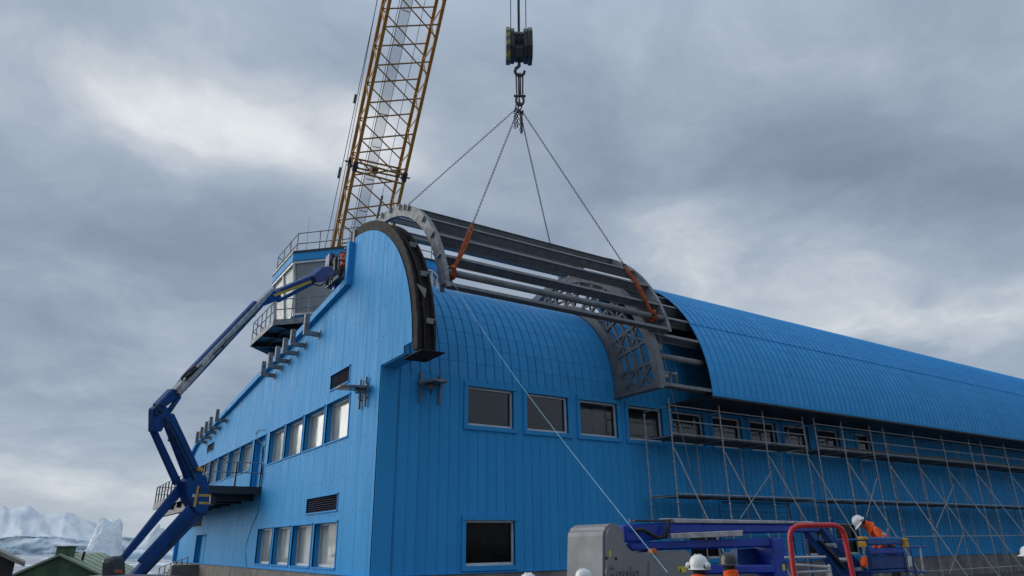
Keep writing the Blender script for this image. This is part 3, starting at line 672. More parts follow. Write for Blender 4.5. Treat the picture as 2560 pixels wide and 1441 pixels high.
sling(S1T, S1B, 'orange round sling choked on the near end of the lifting tube')
sling(S2T, S2B, 'orange round sling choked on the far end of the lifting tube')
# tag line: pale rope from the frame down to the man in the white helmet with ear defenders
TL0 = V((MX0+.3, ty-.1, tz-.3)); TL1 = onplane(CP+FW*8.2, FW, 1669, 1432)
pts = []
for i in range(25):
    f_ = i/24; p = TL0.lerp(TL1, f_); p.z -= .25*sin(pi*f_); pts.append(p)
tag(MB().path(pts, .0052, 5).build('tag_line', ROPE), 'pale blue tag line running from the hanging frame down to a gloved hand', 'rope')
p0 = V((MX1-.6, ty-.1, tz-.4)); 
tag(MB().path([p0, p0+V((.35, -.1, -2.6)), p0+V((.9, -.2, -5.6))], .008, 4).build('tag_line', mat('grey_cord', (.3, .31, .32), .8)), 'thin grey cord hanging from the far end of the suspended frame', 'rope')

# ------------------------------------------------------------------ crane
CB = V((11.46, 46, 1.3)); ct = thing('lattice_boom_crane', 'ochre yellow lattice boom crane rising behind the control tower', 'crane', (11.46, 46, 0))
bd = (TIP-CB); BLn = bd.length; bd.normalize(); bs = bd.cross(V((0, 0, 1))).normalized(); bn = bs.cross(bd)   # bs to the right, bn up/back
if bs.dot(RT) < 0: bs = -bs
HWD, HDP = 1.98, 1.15
def bp(s_, a, c): return CB+bd*s_+bs*(a*HWD)+bn*(c*HDP)
for a in (-1, 1):
    for c in (-1, 1):
        b = MB(); b.path([CB+bs*a*.5, bp(9, a, c), bp(BLn-7, a, c), CB+bd*BLn+bs*a*.4], .145, 8); b.build('chord', CRANE, ct, smooth=True)
bay = 2.78; DL = 1.35; nb = int((BLn-18)/bay)
for i in range(nb):
    s0 = 10+i*bay
    if s0 > 66: break
    for c in (-1, 1):
        of = 0 if c < 0 else bay*.5
        MB().tube(bp(s0+of, -1, c), bp(s0+of+DL, 1, c), .062, 6).build('lacing_bar', CRANE, ct)
        MB().tube(bp(s0+of+bay, -1, c), bp(s0+of+DL-bay*.35, 1, c), .058, 6).build('lacing_bar', CRANE, ct)
    for a in (-1, 1):
        MB().tube(bp(s0, a, -1), bp(s0+bay/2, a, 1), .052, 6).build('lacing_bar', CRANE, ct)
        MB().tube(bp(s0+bay/2, a, 1), bp(s0+bay, a, -1), .052, 6).build('lacing_bar', CRANE, ct)
# joint between two boom sections, at the height seen in the photograph
sj = min(range(0, 800), key=lambda k: abs((lambda q: 720.5-FPX*q.dot(UP)/q.dot(FW))(CB+bd*(k*.1)-CP)-425))*.1
for a in (-1, 1):
    for c in (-1, 1):
        MB().tube(bp(sj-.35, a, c), bp(sj+.35, a, c), .21, 8).build('section_coupling', STEELD, ct)
        MB().tube(bp(sj, a*.86, c), bp(sj, a*1.22, c), .07, 6).build('coupling_pin', STEELD, ct)
for dz_ in (-.35, .35):
    MB().tube(bp(sj+dz_, -1, -1), bp(sj+dz_-.2, 1, -1), .08).build('lacing_bar', CRANE, ct); MB().tube(bp(sj+dz_, -1, 1), bp(sj+dz_, 1, 1), .08).build('lacing_bar', CRANE, ct)
MB().beam(bp(sj-.3, -.15, -.2), bp(sj+.2, -.15, -.2), .9, .5, bs).build('rope_roller_box', mat('brown_roller', (.14, .07, .03), .6), ct, bevel=.03)
b = MB(); b.add([bp(8, -.42, .1), bp(8, -.02, .1), bp(66, -.02, .1), bp(66, -.42, .1)], [(0, 1, 2, 3)]); b.build('walkway', MESHM, ct)
for k in range(22): MB().tube(bp(14+k*2.6, -.36, .0), bp(14+k*2.6, -.06, .0), .035, 5).build('walkway_bearer', STEELD, ct)
for a, c in ((-.55, -.2), (-.47, -.2), (-.02, .15), (-.42, .15), (.42, 0)): MB().tube(bp(4, a, c), bp(BLn-2, a, c), .022, 5).build('hoist_rope', CABLE, ct)
MB().tube(bp(sj-8.5, .42, .2), bp(sj-2, .45, .2), .10, 6).build('pendant_bar', CABLE, ct); MB().tube(bp(sj+14, .42, .2), bp(sj+22, .45, .2), .10, 6).build('pendant_bar', CABLE, ct)
b = MB(); b.tube(CB+V((0, 6, 3)), bp(BLn-6, -1.3, 2.4), .03, 5); b.build('pendant_rope', CABLE, ct)
b = MB(); b.tube(bp(4, -1.35, 1.2), bp(BLn-10, -1.15, 1.2), .03, 5); b.tube(bp(sj-1.5, -1.32, 1.2), bp(sj-.6, -1.32, 1.2), .09, 6); b.tube(bp(sj+4.5, -1.3, 1.2), bp(sj+5.2, -1.3, 1.2), .09, 6); b.build('pendant_rope', CABLE, ct)
for dy in (-3.4, 3.4):
    MB().prism([(11.5+dy*.0+k_[0], 49+0*dy, k_[1]-1.6) for k_ in ((-4.6, .5), (-4.0, 0), (4.0, 0), (4.6, .5), (4.6, 1.0), (4.0, 1.4), (-4.0, 1.4), (-4.6, 1.0))], (0, 0.55, 0)) if False else None
for dx in (-3.2, 3.2):
    MB().prism([(11.5+dx, 49+k_[0], k_[1]-2.2) for k_ in ((-4.6, .5), (-4.0, 0), (4.0, 0), (4.6, .5), (4.6, 1.0), (4.0, 1.4), (-4.0, 1.4), (-4.6, 1.0))], (.55, 0, 0)).build('crawler_track', STEELD, ct, bevel=.05)
MB().box((9.6, 45.4, -.9), (13.4, 54, 2.2)).build('machinery_house', CRANE, ct, bevel=.1)
MB().box((9.4, 54, -.9), (13.6, 55.6, 2.8)).build('counterweight', STEELD, ct, bevel=.1)

# ------------------------------------------------------------------ control tower
GLASSQ = mat('tower_side_glass', (.40, .45, .43), .3, 0, .08, .12, .5)  # pale base colour stands in for the bright horizon mirrored in the side panes
TX, TY = 5.37, 16.25
tw = thing('control_tower', 'octagonal glazed control tower with walkway and roof railing above the blue roof', 'tower', (TX, TY, 10))
def octp(ap, z): R1 = ap/cos(pi/8); return [V((TX+R1*cos(pi/8+k*pi/4), TY+R1*sin(pi/8+k*pi/4), z)) for k in range(8)]
def octwall(mb, a0, z0, a1, z1):
    p, q = octp(a0, z0), octp(a1, z1); mb.add(p+q, [(k, (k+1) % 8, (k+1) % 8+8, k+8) for k in range(8)]); return mb
b = MB(); octwall(b, 3.9, 9.0, 3.9, 13.0); b.build('shaft', BLUE2, tw, fix=True)
b = MB(); octwall(b, 4.99, 16.5, 4.99, 17.0); b.add(octp(4.99, 17.0), [tuple(range(8))]); b.add(octp(4.99, 16.5), [tuple(range(8))]); b.build('roof_fascia', BLUE2, tw)
b = MB(); octwall(b, 5.03, 16.94, 5.03, 17.06); b.add(octp(5.03, 17.06), [tuple(range(8))]); b.build('roof_edge', STEELD, tw)
# glazed walls lean outwards towards the top
AZ0, AZ1, AA0, AA1 = 13.45, 16.5, 4.55, 4.88
b = MB(); octwall(b, AA0-.02, 13.0, AA0, AZ0); b.build('upstand', BLUE2, tw)
lo_, hi_ = octp(AA0, AZ0), octp(AA1, AZ1)
for k in range(8):
    a, c, d_, e_ = lo_[k], lo_[(k+1) % 8], hi_[(k+1) % 8], hi_[k]
    mid = (a+c)/2; out = V((mid.x-TX, mid.y-TY, 0)).normalized()
    pl = abs(out.x+1) < .1 or abs(out.x-1) < .1
    splits = [(0, .5), (.5, 1)] if True else [(0, 1)]
    # panes: two per face on the side faces, one broad pane and a narrow one elsewhere
    if not pl: splits = [(0, .78), (.78, 1)] if (out.x < 0) else [(0, .22), (.22, 1)]
    for f0, f1 in splits:
        g0, g1 = f0+.012, f1-.012
        q = [a.lerp(c, g0).lerp(e_.lerp(d_, g0), .06), a.lerp(c, g1).lerp(e_.lerp(d_, g1), .06), a.lerp(c, g1).lerp(e_.lerp(d_, g1), .95), a.lerp(c, g0).lerp(e_.lerp(d_, g0), .95)]
        b = MB().prism([p-out*.06 for p in q], out*.015); wp = b.build('pane', GLASSQ if pl else GLASST, tw)
    fr = MB()
    for f_ in {x_ for s_ in splits for x_ in s_}: fr.beam(a.lerp(c, f_), e_.lerp(d_, f_), .11, .09, out)
    fr.beam(a.lerp(e_, .03), c.lerp(d_, .03), .12, .14, out); fr.beam(a.lerp(e_, .97), c.lerp(d_, .97), .12, .16, out)
    fr.build('window_frame', WHITEP, tw)
b = MB(); octwall(b, AA0-.3, AZ0, AA1-.3, AZ1); b.build('interior_screen', STEELD, tw)
# walkway
WZ = 12.95
b = MB(); octwall(b, 5.72, WZ-.30, 5.72, WZ); b.build('walkway_edge_beam', GALV, tw)
b = MB(); b.add(octp(5.7, WZ-.02), [tuple(range(8))]); b.add(octp(5.68, WZ-.1), [tuple(range(8))]); b.build('walkway_deck', STEELD, tw, fix=False)
c0 = octp(5.6, WZ-.2); c1 = octp(3.8, WZ-.2)
for k in range(8):
    MB().beam(c1[k], c0[k], .12, .26).build('bracket_beam', STEELD, tw); MB().beam((c1[k]+c1[(k+1) % 8])/2, (c0[k]+c0[(k+1) % 8])/2, .1, .22).build('bracket_beam', STEELD, tw)
b = MB(); octwall(b, 4.9, WZ-.38, 4.9, WZ-.12); b.build('ring_beam', STEELD, tw)
def rail(ap, z, hgt, parent, mtl, n, rails):
    c = octp(ap, z)
    for k in range(8):
        p, q = c[k], c[(k+1) % 8]
        for i in range(n): MB().tube(p.lerp(q, i/n), p.lerp(q, i/n)+V((0, 0, hgt)), .03, 5).build('rail_post', mtl, parent)
        for f_ in rails: MB().tube(p+V((0, 0, hgt*f_)), q+V((0, 0, hgt*f_)), .028, 5).build('rail', mtl, parent)
rail(5.66, WZ, 1.1, tw, GALV, 5, (1, .5))
rail(4.8, 17.05, 1.15, tw, GALV, 3, (1, .45))
for px, py, top in ((768, 600, 543), (722, 645, 598)):
    p = onplane((TX, TY-4.2, 0), V((.3, .95, 0)).normalized(), px, py); q = onplane((TX, TY-4.2, 0), V((.3, .95, 0)).normalized(), px+3, top)
    MB().tube((p.x, p.y, 17.0), (p.x, p.y, q.z), .014, 5, .006).build('whip_antenna', CABLE, tw)

# ------------------------------------------------------------------ things fixed to the gable
for (px, py) in ((800, 838), (765, 865), (745, 885), (725, 905), (706, 920), (688, 940), (568, 1053), (551, 1071), (539, 1082), (527, 1095), (516, 1106)):
    p = onx(px, py); y, z = p.y, p.z; ou = .72; up = .82 if px > 790 else .66
    b = MB(); b.box((-ou, y-.09, z-.09), (-.05, y+.09, z+.09)); b.box((-ou-.0, y-.10, z+.09), (-ou+.2, y+.10, z+up)); b.build('roof_access_bracket', GALV, B, bevel=.01)
    MB().box((-.06, y-.16, z-.16), (-.026, y+.16, z+.16)).build('bracket_plate', GALV, B)
# balcony
BZ, BY0, BY1, BX = 4.48, 14.0, 31.2, -2.45
bc = link('balcony', MB().box((BX, BY0, BZ), (-.03, BY1, BZ+.14)).mesh('balcony'), STEELD, B, (0, 0, 0))
MB().box((BX-.05, BY0-.02, BZ-.18), (BX+.05, BY1, BZ+.20)).build('edge_beam', STEELD, bc)
MB().box((BX, BY0-.06, BZ-.18), (-.03, BY0+.04, BZ+.16)).build('edge_beam', STEELD, bc)
MB().box((BX+.3, BY0+.4, BZ-.65), (BX+.55, BY1-.4, BZ-.02)).build('support_beam', STEELD, bc)
for k in range(7): MB().box((BX+.1, BY0+1.2+k*2.5, BZ-.42), (-.03, BY0+1.4+k*2.5, BZ-.02)).build('joist', STEELD, bc)
def post(x, y, r=.035): MB().box((x-r, y-r, BZ+.14), (x+r, y+r, BZ+1.25)).build('rail_post', STEELD, bc)
for k in range(15): post(BX+.03, BY0+k*(BY1-BY0)/14)
for x_ in (-.12, -1.25): post(x_, BY0)
for f_ in (1.25, .78): 
    MB().tube((BX+.03, BY0, BZ+f_), (BX+.03, BY1, BZ+f_), .025, 5).build('rail', GALV, bc); MB().tube((BX+.03, BY0, BZ+f_), (-.1, BY0, BZ+f_), .025, 5).build('rail', GALV, bc); MB().tube((BX+.03, BY1, BZ+f_), (-.1, BY1, BZ+f_), .025, 5).build('rail', GALV, bc)
MB().box((BX+.02, BY0+.1, BZ+.14), (BX+.05, BY1, BZ+.30)).build('kick_plate', GALV, bc)
# floodlights
def flood(F_, u, z, lab, gable):
    o = thing('floodlight', lab, 'floodlight', tuple(F_(u, 0, z)), 'floodlights at the corner')
    for du in (-.32, .42) if not gable else (-.12, .40):
        b = MB(); p = F_(u+du, -.10, z); b.box((p.x-.035, p.y-.035, z-.62), (p.x+.035, p.y+.035, z+.42)); b.build('upright', GALVL, o)
        b = MB(); q = F_(u+du, -.02, z); b.beam(p+V((0, 0, .2)), q+V((0, 0, .2)), .06, .06); b.beam(p-V((0, 0, .3)), q-V((0, 0, .3)), .06, .06); b.build('wall_bracket', GALVL, o)
    b = MB(); b.beam(F_(u-.45, -.16, z+.05), F_(u+.5, -.16, z+.05), .10, .10); b.build('crossbar', GALVL, o)
    b = MB(); b.beam(F_(u-.05, -.2, z+.02), F_(u-.05, -1.05, z-.02), .78, .085, w1=.55); b.build('lamp_head', GALV, o, bevel=.02)
    b = MB(); b.beam(F_(u-.05, -.42, z-.035), F_(u-.05, -1.0, z-.062), .6, .012, w1=.45); b.build('lamp_glass', GLASSD, o)
    b = MB(); b.beam(F_(u-.05, -.14, z-.06), F_(u-.05, -.42, z-.06), .25, .2); b.build('driver_box', GALV, o, bevel=.02)
    b = MB(); b.path([F_(u, -.25+.07*cos(a), z-.27+.07*sin(a)) for a in [2*pi*i/12 for i in range(12)]], .012, 5, closed=True); b.build('cable_loop', BLACK, o)
pf = onx(918, 975); flood(GA, pf.y, pf.z, 'wall floodlight on the gable beside the upper windows', True)
pf = ony(1070, 965); flood(LO, pf.x, pf.z, 'wall floodlight on the long wall below the steel fin', False)
# loose cable down the gable
cp = [onx(a, c, -.06) for a, c in ((662, 1075), (645, 1077), (640, 1085), (640, 1095), (655, 1110), (656, 1160), (652, 1230), (645, 1280), (628, 1320), (617, 1355), (614, 1390), (617, 1441))]
tag(MB().path(cp, .014, 5).build('loose_cable', BLACK), 'thin black cable hanging loose down the blue gable wall', 'cable')
# stair railing by the far door
st = thing('stair_railing', 'thin steel stair railing by the far ground door of the gable', 'railing', (-1, 27, -1))
for k in range(6): MB().tube((-.4-.25*k, 28.5+.4*k, -1.5), (-.4-.25*k, 28.5+.4*k, 1.4-.12*k), .03, 5).build('rail_post', STEELD, st)
for f_ in (0, .45, .9): MB().tube((-.4, 28.5, 1.4-f_), (-1.65, 30.5, .8-f_), .025, 5).build('rail', STEELD, st)
for k in range(4): MB().box((-1.6, 26.2-.0+k*.6, -2), (-.13, 26.8+k*.6, ZP-.05-.22*k)).build('step', CONC, st)
# ------------------------------------------------------------------ scaffold along the long wall
sf = thing('scaffold', 'silver tube scaffold with two board decks along the long blue wall', 'scaffold', (27, -1.2, 0))
SX = [11.5, 14.42, 17.22, 20.04, 20.9, 23.04, 25.44, 26.65, 29.47, 32.42, 35.43, 36.83, 39.71, 42.6, 45.5, 48.4]
YF, YI = -1.8, -.36
def std_mesh(top):
    b = MB(); b.tube((0, 0, 0), (0, 0, top), .0265, 6)
    z = .35
    while z < top-.1: b.lathe([(.03, z-.05), (.062, z-.012), (.062, z+.012), (.03, z+.04)], (0, 0, 0), 8); z += .5
    return b.mesh('standard')
m1, m2 = std_mesh(7.32), std_mesh(6.95)
for i, x_ in enumerate(SX):
    link('standard', m1, ALU, sf, (x_, YF, .0)); link('standard', m2, ALU, sf, (x_, YI, .0))
    for z in (3.58, 5.86, 7.0): MB().tube((x_, YF, z), (x_, YI, z), .022, 5).build('transom', ALU, sf)
for i in range(len(SX)-1):
    xa, xb = SX[i], SX[i+1]
    if i == 3: continue
    for z in ((7.05, 6.47, 5.95, 3.67) + ((2.05, .45) if xa > 26 else ())): MB().tube((xa, YF, z), (xb, YF, z), .024, 5).build('ledger', ALU, sf)
    for z in (5.95, 3.67): MB().tube((xa, YI, z), (xb, YI, z), .024, 5).build('ledger', ALU, sf)
    for z in (5.90, 3.62):
        for k in range(5): MB().box((xa+.03, YF+.06+k*.27, z-.03), (xb-.03, YF+.31+k*.27, z+.012)).build('board', BOARD, sf)
    if xa > 20.5:
        MB().box((xa+.03, YF+.03, 5.95), (xb-.03, YF+.05, 6.10)).build('toe_board', BOARD, sf)
for i, x_ in enumerate(SX):
    if i in (4, 6, 11): continue
    if i < 13:
        b = MB(); b.tube((x_+.06, YF-.02, 5.35), (x_+.06, -4.45, .06), .027, 6); b.lathe([(.10, 0), (.10, .03)], (x_+.06, -4.45, .02), 8); b.build('raker', ALU, sf)
for (a, c), (d_, e_) in (((1928.6, 1180), (1850, 1297)), ((2191.8, 1195), (2165, 1294)), ((2384, 1213), (2340, 1320)), ((2409, 1330), (2373, 1437)), ((2219, 1322), (2213, 1346)), ((2350, 1197), (2380, 1330))):
    MB().tube(ony(a, c, YF-.05), ony(d_, e_, YF-.05), .022, 5).build('face_brace', ALU, sf)

# ------------------------------------------------------------------ raised boom lift in front of the gable
LB_, LT_ = V((-6.7, -1.5, 0)), V((-.9, 4.5, 0)); ld = (LT_-LB_).normalized(); ln = ld.cross(V((0, 0, 1))).normalized()
LP = lambda px, py: onplane(LB_, ln, px, py)
bl = thing('raised_boom_lift', 'dark blue articulated boom lift raised against the blue gable', 'boom lift', tuple(LB_))
def lpl(nm, poly, hw, mt=LIFTB, bev=.025, off=0, par=None): return MB().prism([LP(*p)+ln*off for p in poly], ln*hw).build(nm, mt, par or bl, bevel=bev)
# lower riser
lpl('lower_riser', [(312, 1452), (334, 1466), (504, 1290), (494, 1270), (484, 1260)], .07)
lpl('lower_link', [(283, 1428), (297, 1434), (482, 1216), (462, 1200)], .035, off=-.12)
lpl('lower_link', [(333, 1402), (344, 1410), (470, 1278), (462, 1262)], .03, off=.10)
lpl('knuckle', [(452, 1205), (478, 1186), (507, 1190), (513, 1218), (515, 1262), (506, 1290), (480, 1282), (460, 1250)], .13)
lpl('yellow_guard', [(483, 1215), (488, 1216), (478, 1268), (472, 1267)], .136, YEL, .004)
for y_ in (1236, 1255): lpl('yellow_guard', [(487, y_), (514, y_+1), (513, y_+7), (486, y_+6)], .135, YEL, .004)
lpl('warning_label', [(470, 1236), (477, 1237), (476, 1244), (469, 1243)], .138, mat('label_white', (.6, .6, .6), .5), 0)
lpl('guard_plate', [(400, 1282), (446, 1262), (447, 1266), (401, 1286)], .1, YEL, .004) if False else None
# upper riser
lpl('upper_riser', [(402, 1036), (430, 1034), (508, 1200), (498, 1220), (474, 1222)], .08)
lpl('upper_link', [(383, 1072), (398, 1068), (462, 1205), (446, 1214)], .05, off=-.12)
lpl('top_knuckle', [(377, 1022), (392, 1012), (412, 1018), (424, 1040), (408, 1058), (398, 1080), (376, 1080)], .09)
lpl('step_grip', [(482, 1168), (496, 1170), (498, 1180), (484, 1178)], .145, YEL, .004)
# main boom, telescopic
a, c = LP(388, 1022), LP(545, 886); d_, e_ = LP(530, 897), LP(692, 740)
lpl('main_boom', [(386, 1016), (428, 1000), (470, 968), (655, 768), (636, 752), (468, 928), (440, 965)], .065)
lpl('boom_root', [(386, 1012), (425, 972), (442, 985), (468, 955), (462, 975), (420, 1010), (398, 1025)], .09)
lpl('extension_boom', [(640, 772), (700, 748), (694, 730), (676, 726), (610, 790)], .09)
lpl('cable_tray', [(428, 974), (436, 980), (560, 860), (640, 770), (680, 724), (672, 722), (550, 848)], .06, TRAY, .01, .06)
lpl('cable_tray', [(432, 983), (440, 988), (525, 893), (517, 886)], .03, TRAY, .008, .125)
b = MB(); b.path([LP(*p)+ln*.13 for p in ((445, 952), (443, 946), (452, 936), (470, 922), (478, 915), (481, 920), (468, 932), (455, 944))], .035, 6); b.build('hose', BLACK, bl, smooth=True)
b = MB(); b.path([LP(*p)+ln*.16 for p in ((392, 1012), (380, 1014), (371, 1024), (372, 1034), (382, 1040))], .03, 6); b.build('hose', BLACK, bl, smooth=True)
b = MB(); b.tube(LP(418, 1034), LP(447, 992), .075, 8); b.build('lift_cylinder', LIFTB, bl, smooth=True)
MB().tube(LP(447, 992), LP(474, 958), .035, 8).build('cylinder_rod', ALU, bl, smooth=True)
# jib and platform
lpl('jib', [(690, 733), (696, 722), (770, 690), (776, 700)], .10)
lpl('jib_link', [(692, 750), (696, 757), (784, 712), (780, 704)], .05)
lpl('levelling_bar', [(676, 738), (679, 743), (777, 706), (774, 701)], .035, YEL, .008, .10)
lpl('jib_head', [(772, 692), (800, 668), (822, 666), (828, 684), (806, 704), (784, 708)], .16)
BKX = .55
KP = lambda px, py, x=BKX: onx(px, py, x)
fl = KP(850, 706); y0, z0 = fl.y, fl.z
lp_ = LP(818, 680)
MB().beam(LP(815, 682), V((BKX, y0+.2, z0+.55)), .16, .22).build('platform_rotator', STEELD, bl, bevel=.03)
KY0, KY1, KX0, KX1 = y0-.75, y0+.85, BKX-.35, BKX+.45
MB().box((KX0, KY0, z0-.08), (KX1, KY1, z0)).build('platform_floor', STEELD, bl)
b = MB()
for xx in (KX0, KX1):
    for yy in (KY0, (KY0+KY1)/2, KY1): b.tube((xx, yy, z0), (xx, yy, z0+1.1), .028, 6)
for zz in (.38, .75, 1.1):
    for p, q in (((KX0, KY0), (KX1, KY0)), ((KX1, KY0), (KX1, KY1)), ((KX1, KY1), (KX0, KY1)), ((KX0, KY1), (KX0, KY0))): b.tube((*p, z0+zz), (*q, z0+zz), .028, 6)
b.build('platform_rails', STEELD, bl)
MB().box((KX0-.22, y0-.05, z0+.62), (KX0+.02, y0+.55, z0+1.28)).build('control_box', LIFTB, bl, bevel=.03)
MB().box((KX0-.12, y0-.55, z0+.1), (KX0+.0, y0-.2, z0+.95)).build('tool_tray', STEELD, bl, bevel=.02)
for k in range(5):
    b = MB(); ph = k*1.1
    b.path([V((KX0-.1-.12*sin(pi*i/8+ph*.2), y0+.3-.28*k*.5+.10*sin(i*.9+ph), z0+1.25-.22*i+.12*sin(i+ph))) for i in range(8)], .028, 5); b.build('hose', BLACK, bl, smooth=True)
b = MB(); b.path([LP(*p)+ln*.16 for p in ((770, 700), (775, 712), (790, 716), (805, 708), (812, 695))], .03, 5); b.build('hose', BLACK, bl, smooth=True)
MB().box((BKX-.2, y0+.1, z0-.35), (BKX+.1, y0+.4, z0-.08)).build('rotator_foot', LIFTB2, bl, bevel=.03)
# hoses and fittings along the arms
for pts_, r_h in ((((404, 1060), (416, 1082), (440, 1130), (462, 1176), (474, 1200)), .022), (((410, 1052), (425, 1078), (450, 1128), (476, 1182)), .016), (((452, 952), (520, 890), (590, 822), (640, 772)), .018), (((344, 1440), (400, 1380), (455, 1318), (478, 1290)), .022)):
    MB().path([LP(*p)+ln*.14 for p in pts_], r_h, 5).build('hose', BLACK, bl, smooth=True)
for px_, py_ in ((468, 948), (548, 868), (626, 790), (430, 1100), (470, 1180), (420, 1360), (392, 1030), (490, 1225), (405, 1050)):
    p = LP(px_, py_); MB().tube(p-ln*.10, p+ln*.15, .045, 8).build('pivot_boss', STEELD, bl)
# turret and chassis
lpl('turret_cover', [(262, 1440), (264, 1402), (272, 1392), (298, 1390), (304, 1400), (306, 1440), (300, 1520), (258, 1520)], .13, mat('charcoal_cover', (.05, .055, .06), .5), .06)
lpl('turret_hood', [(255, 1441), (300, 1436), (355, 1437), (430, 1442), (440, 1520), (255, 1520)], .45, LIFTG, .05)
lpl('beacon', [(264, 1425), (271, 1426), (271, 1433), (264, 1432)], .06, mat('amber', (.6, .12, .01), .4), .004, .3)
cz = LP(345, 1520).z
MB().box((LB_.x-1.3, LB_.y-2.2, .45), (LB_.x+1.2, LB_.y+2.2, .95)).build('chassis', LIFTB, bl, bevel=.06)
def wheel(parent, x_, y_, r=.52, ax=0):
    b = MB(); pr_ = [(r-.12, -.17), (r-.02, -.17), (r, -.12), (r, .12), (r-.02, .17), (r-.12, .17)]
    b.lathe(pr_, (0, 0, 0), 20); b.v = [V((p.z, p.x, p.y)) if ax == 0 else V((p.x, p.z, p.y)) for p in b.v]
    b.v = [p+V((x_, y_, r)) for p in b.v]; w_ = b.build('wheel', BLACK, parent)
    b = MB(); b.lathe([(.3, -.1), (.34, 0), (.3, .1)], (0, 0, 0), 14); b.v = [(V((p.z, p.x, p.y)) if ax == 0 else V((p.x, p.z, p.y)))+V((x_, y_, r)) for p in b.v]; b.build('rim', TRAY, w_)
for sx_ in (-1.25, 1.15):
    for sy_ in (-1.6, 1.6): wheel(bl, LB_.x+sx_, LB_.y+sy_)

# ------------------------------------------------------------------ stowed boom lift in the right foreground
YL = -12.45
sb = thing('stowed_boom_lift', 'blue boom lift with grey rounded engine covers and boom stowed level', 'boom lift', (2.0, -12, 0))
def spl(nm, poly, dep, mt=LIFTB2, bev=.02, y=YL, seg=1, smooth=False): return MB().prism([ony(*p, y)+V((0, dep/2, 0)) for p in poly], (0, dep/2, 0)).build(nm, mt, sb, bevel=bev, seg=seg)
tc_ = [(1511, 1500), (1511, 1340), (1514, 1322), (1522, 1312), (1536, 1309), (1550, 1311), (1558, 1318), (1562, 1335), (1566, 1355), (1574, 1370), (1586, 1379), (1604, 1382), (1640, 1382)]
cov = spl('engine_cover', tc_+[(1652, 1500)], 1.0, LIFTG, .13, seg=4)
cov2 = spl('side_cover', [(1611, 1500), (1611, 1386), (1640, 1383), (1690, 1377), (1726, 1377), (1746, 1387), (1758, 1408), (1765, 1440), (1765, 1500)], .95, LIFTG, .11, YL-.03, 4)
spl('engine_cover', [(1560, 1500), (1560, 1360), (1610, 1380), (1700, 1378), (1740, 1500)], .9, LIFTG, .05, YL+1.3)
me = text_mesh('Genie', .30, .012); o = link('embossed_lettering', me, mat('embossed_grey', (.165, .17, .175), .5), sb, tuple(ony(1513, 1452, YL-.010)), (pi/2, 0, 0))
lb_ = spl('warning_label', [(1695, 1417), (1715, 1416), (1716, 1431), (1696, 1432)], .006, YELB, 0, YL-.04)
MB().prism([ony(*p, YL-.046) for p in ((1698, 1430), (1704, 1430), (1701, 1420))], (0, .001, 0)).build('triangle', BLACK, lb_)
spl('warning_label', [(1522, 1376), (1527, 1376), (1528, 1392), (1523, 1392)], .006, YELB, 0, YL-.006)
spl('beacon', [(1632, 1372), (1642, 1372), (1644, 1385), (1631, 1385)], .12, mat('amber', (.6, .12, .01), .4), .01, YL+.02)
for px, py in ((1516, 1396), (1540, 1397)): MB().prism([ony(px+3*cos(k), py+4*sin(k), YL-.004) for k in [2*pi*i/8 for i in range(8)]], (0, .004, 0)).build('latch', BLACK, sb)
YB = YL+.42
spl('lower_boom', [(1566, 1358), (1954, 1344), (1958, 1367), (1582, 1378)], .36, LIFTB2, .03, YB)
spl('boom_pivot', [(1561, 1312), (1672, 1307), (1674, 1346), (1600, 1356), (1566, 1356)], .42, LIFTB2, .03, YB)
spl('boom_tube', [(1668, 1308), (2052, 1312), (2058, 1318), (2048, 1331), (1672, 1337)], .34, LIFTB2, .03, YB)
spl('boom_tray', [(1676, 1296), (2032, 1304), (2047, 1310), (1690, 1308)], .30, TRAY, .012, YB-.02)
spl('boom_tray', [(1678, 1334), (1858, 1326), (1858, 1341), (1680, 1348)], .10, TRAY, .01, YB-.14)
spl('tail_bar', [(1578, 1296), (1582, 1296), (1582, 1308), (1578, 1308)], .08, LIFTB, .005, YB)
spl('tail_rod', [(1588, 1300), (1672, 1300), (1672, 1305), (1588, 1305)], .08, STEELD, .005, YB)
b = MB(); b.path([ony(*p, YB-.1) for p in ((1672, 1300), (1670, 1325), (1660, 1342), (1645, 1346), (1625, 1335), (1608, 1325), (1590, 1326))], .035, 6); b.build('hose', BLACK, sb, smooth=True)
spl('mast', [(1930, 1345), (1956, 1344), (1968, 1380), (1974, 1500), (1942, 1500), (1936, 1400)], .5, LIFTB2, .03, YB-.05)
spl('turntable_beam', [(1760, 1415), (1940, 1412), (1940, 1434), (1760, 1437)], .6, LIFTB2, .03, YB-.05)
spl('counter_plate', [(1845, 1372), (1945, 1368), (1945, 1416), (1845, 1416)], .2, LIFTB, .02, YB+.35)
spl('hazard_label', [(1955, 1411), (1962, 1411), (1964, 1427), (1957, 1427)], .006, YELB, 0, YB-.058)
spl('jib_arm', [(2046, 1312), (2064, 1318), (2175, 1428), (2190, 1460), (2160, 1460)], .16, LIFTB, .02, YB)
spl('jib_arm', [(2022, 1332), (2038, 1330), (2130, 1430), (2150, 1470), (2120, 1470)], .16, LIFTB, .02, YB)
spl('jib_cylinder', [(2050, 1352), (2056, 1350), (2120, 1420), (2114, 1423)], .08, STEELD, .01, YB-.08)
for f_ in (0.25, .6, .85):
    p = ony(2040+110*f_, 1340+100*f_, YB+.05); MB().tube(p-V((0, .2, 0)), p+V((0, .25, 0)), .05, 8).build('pivot_pin', ALU, sb)
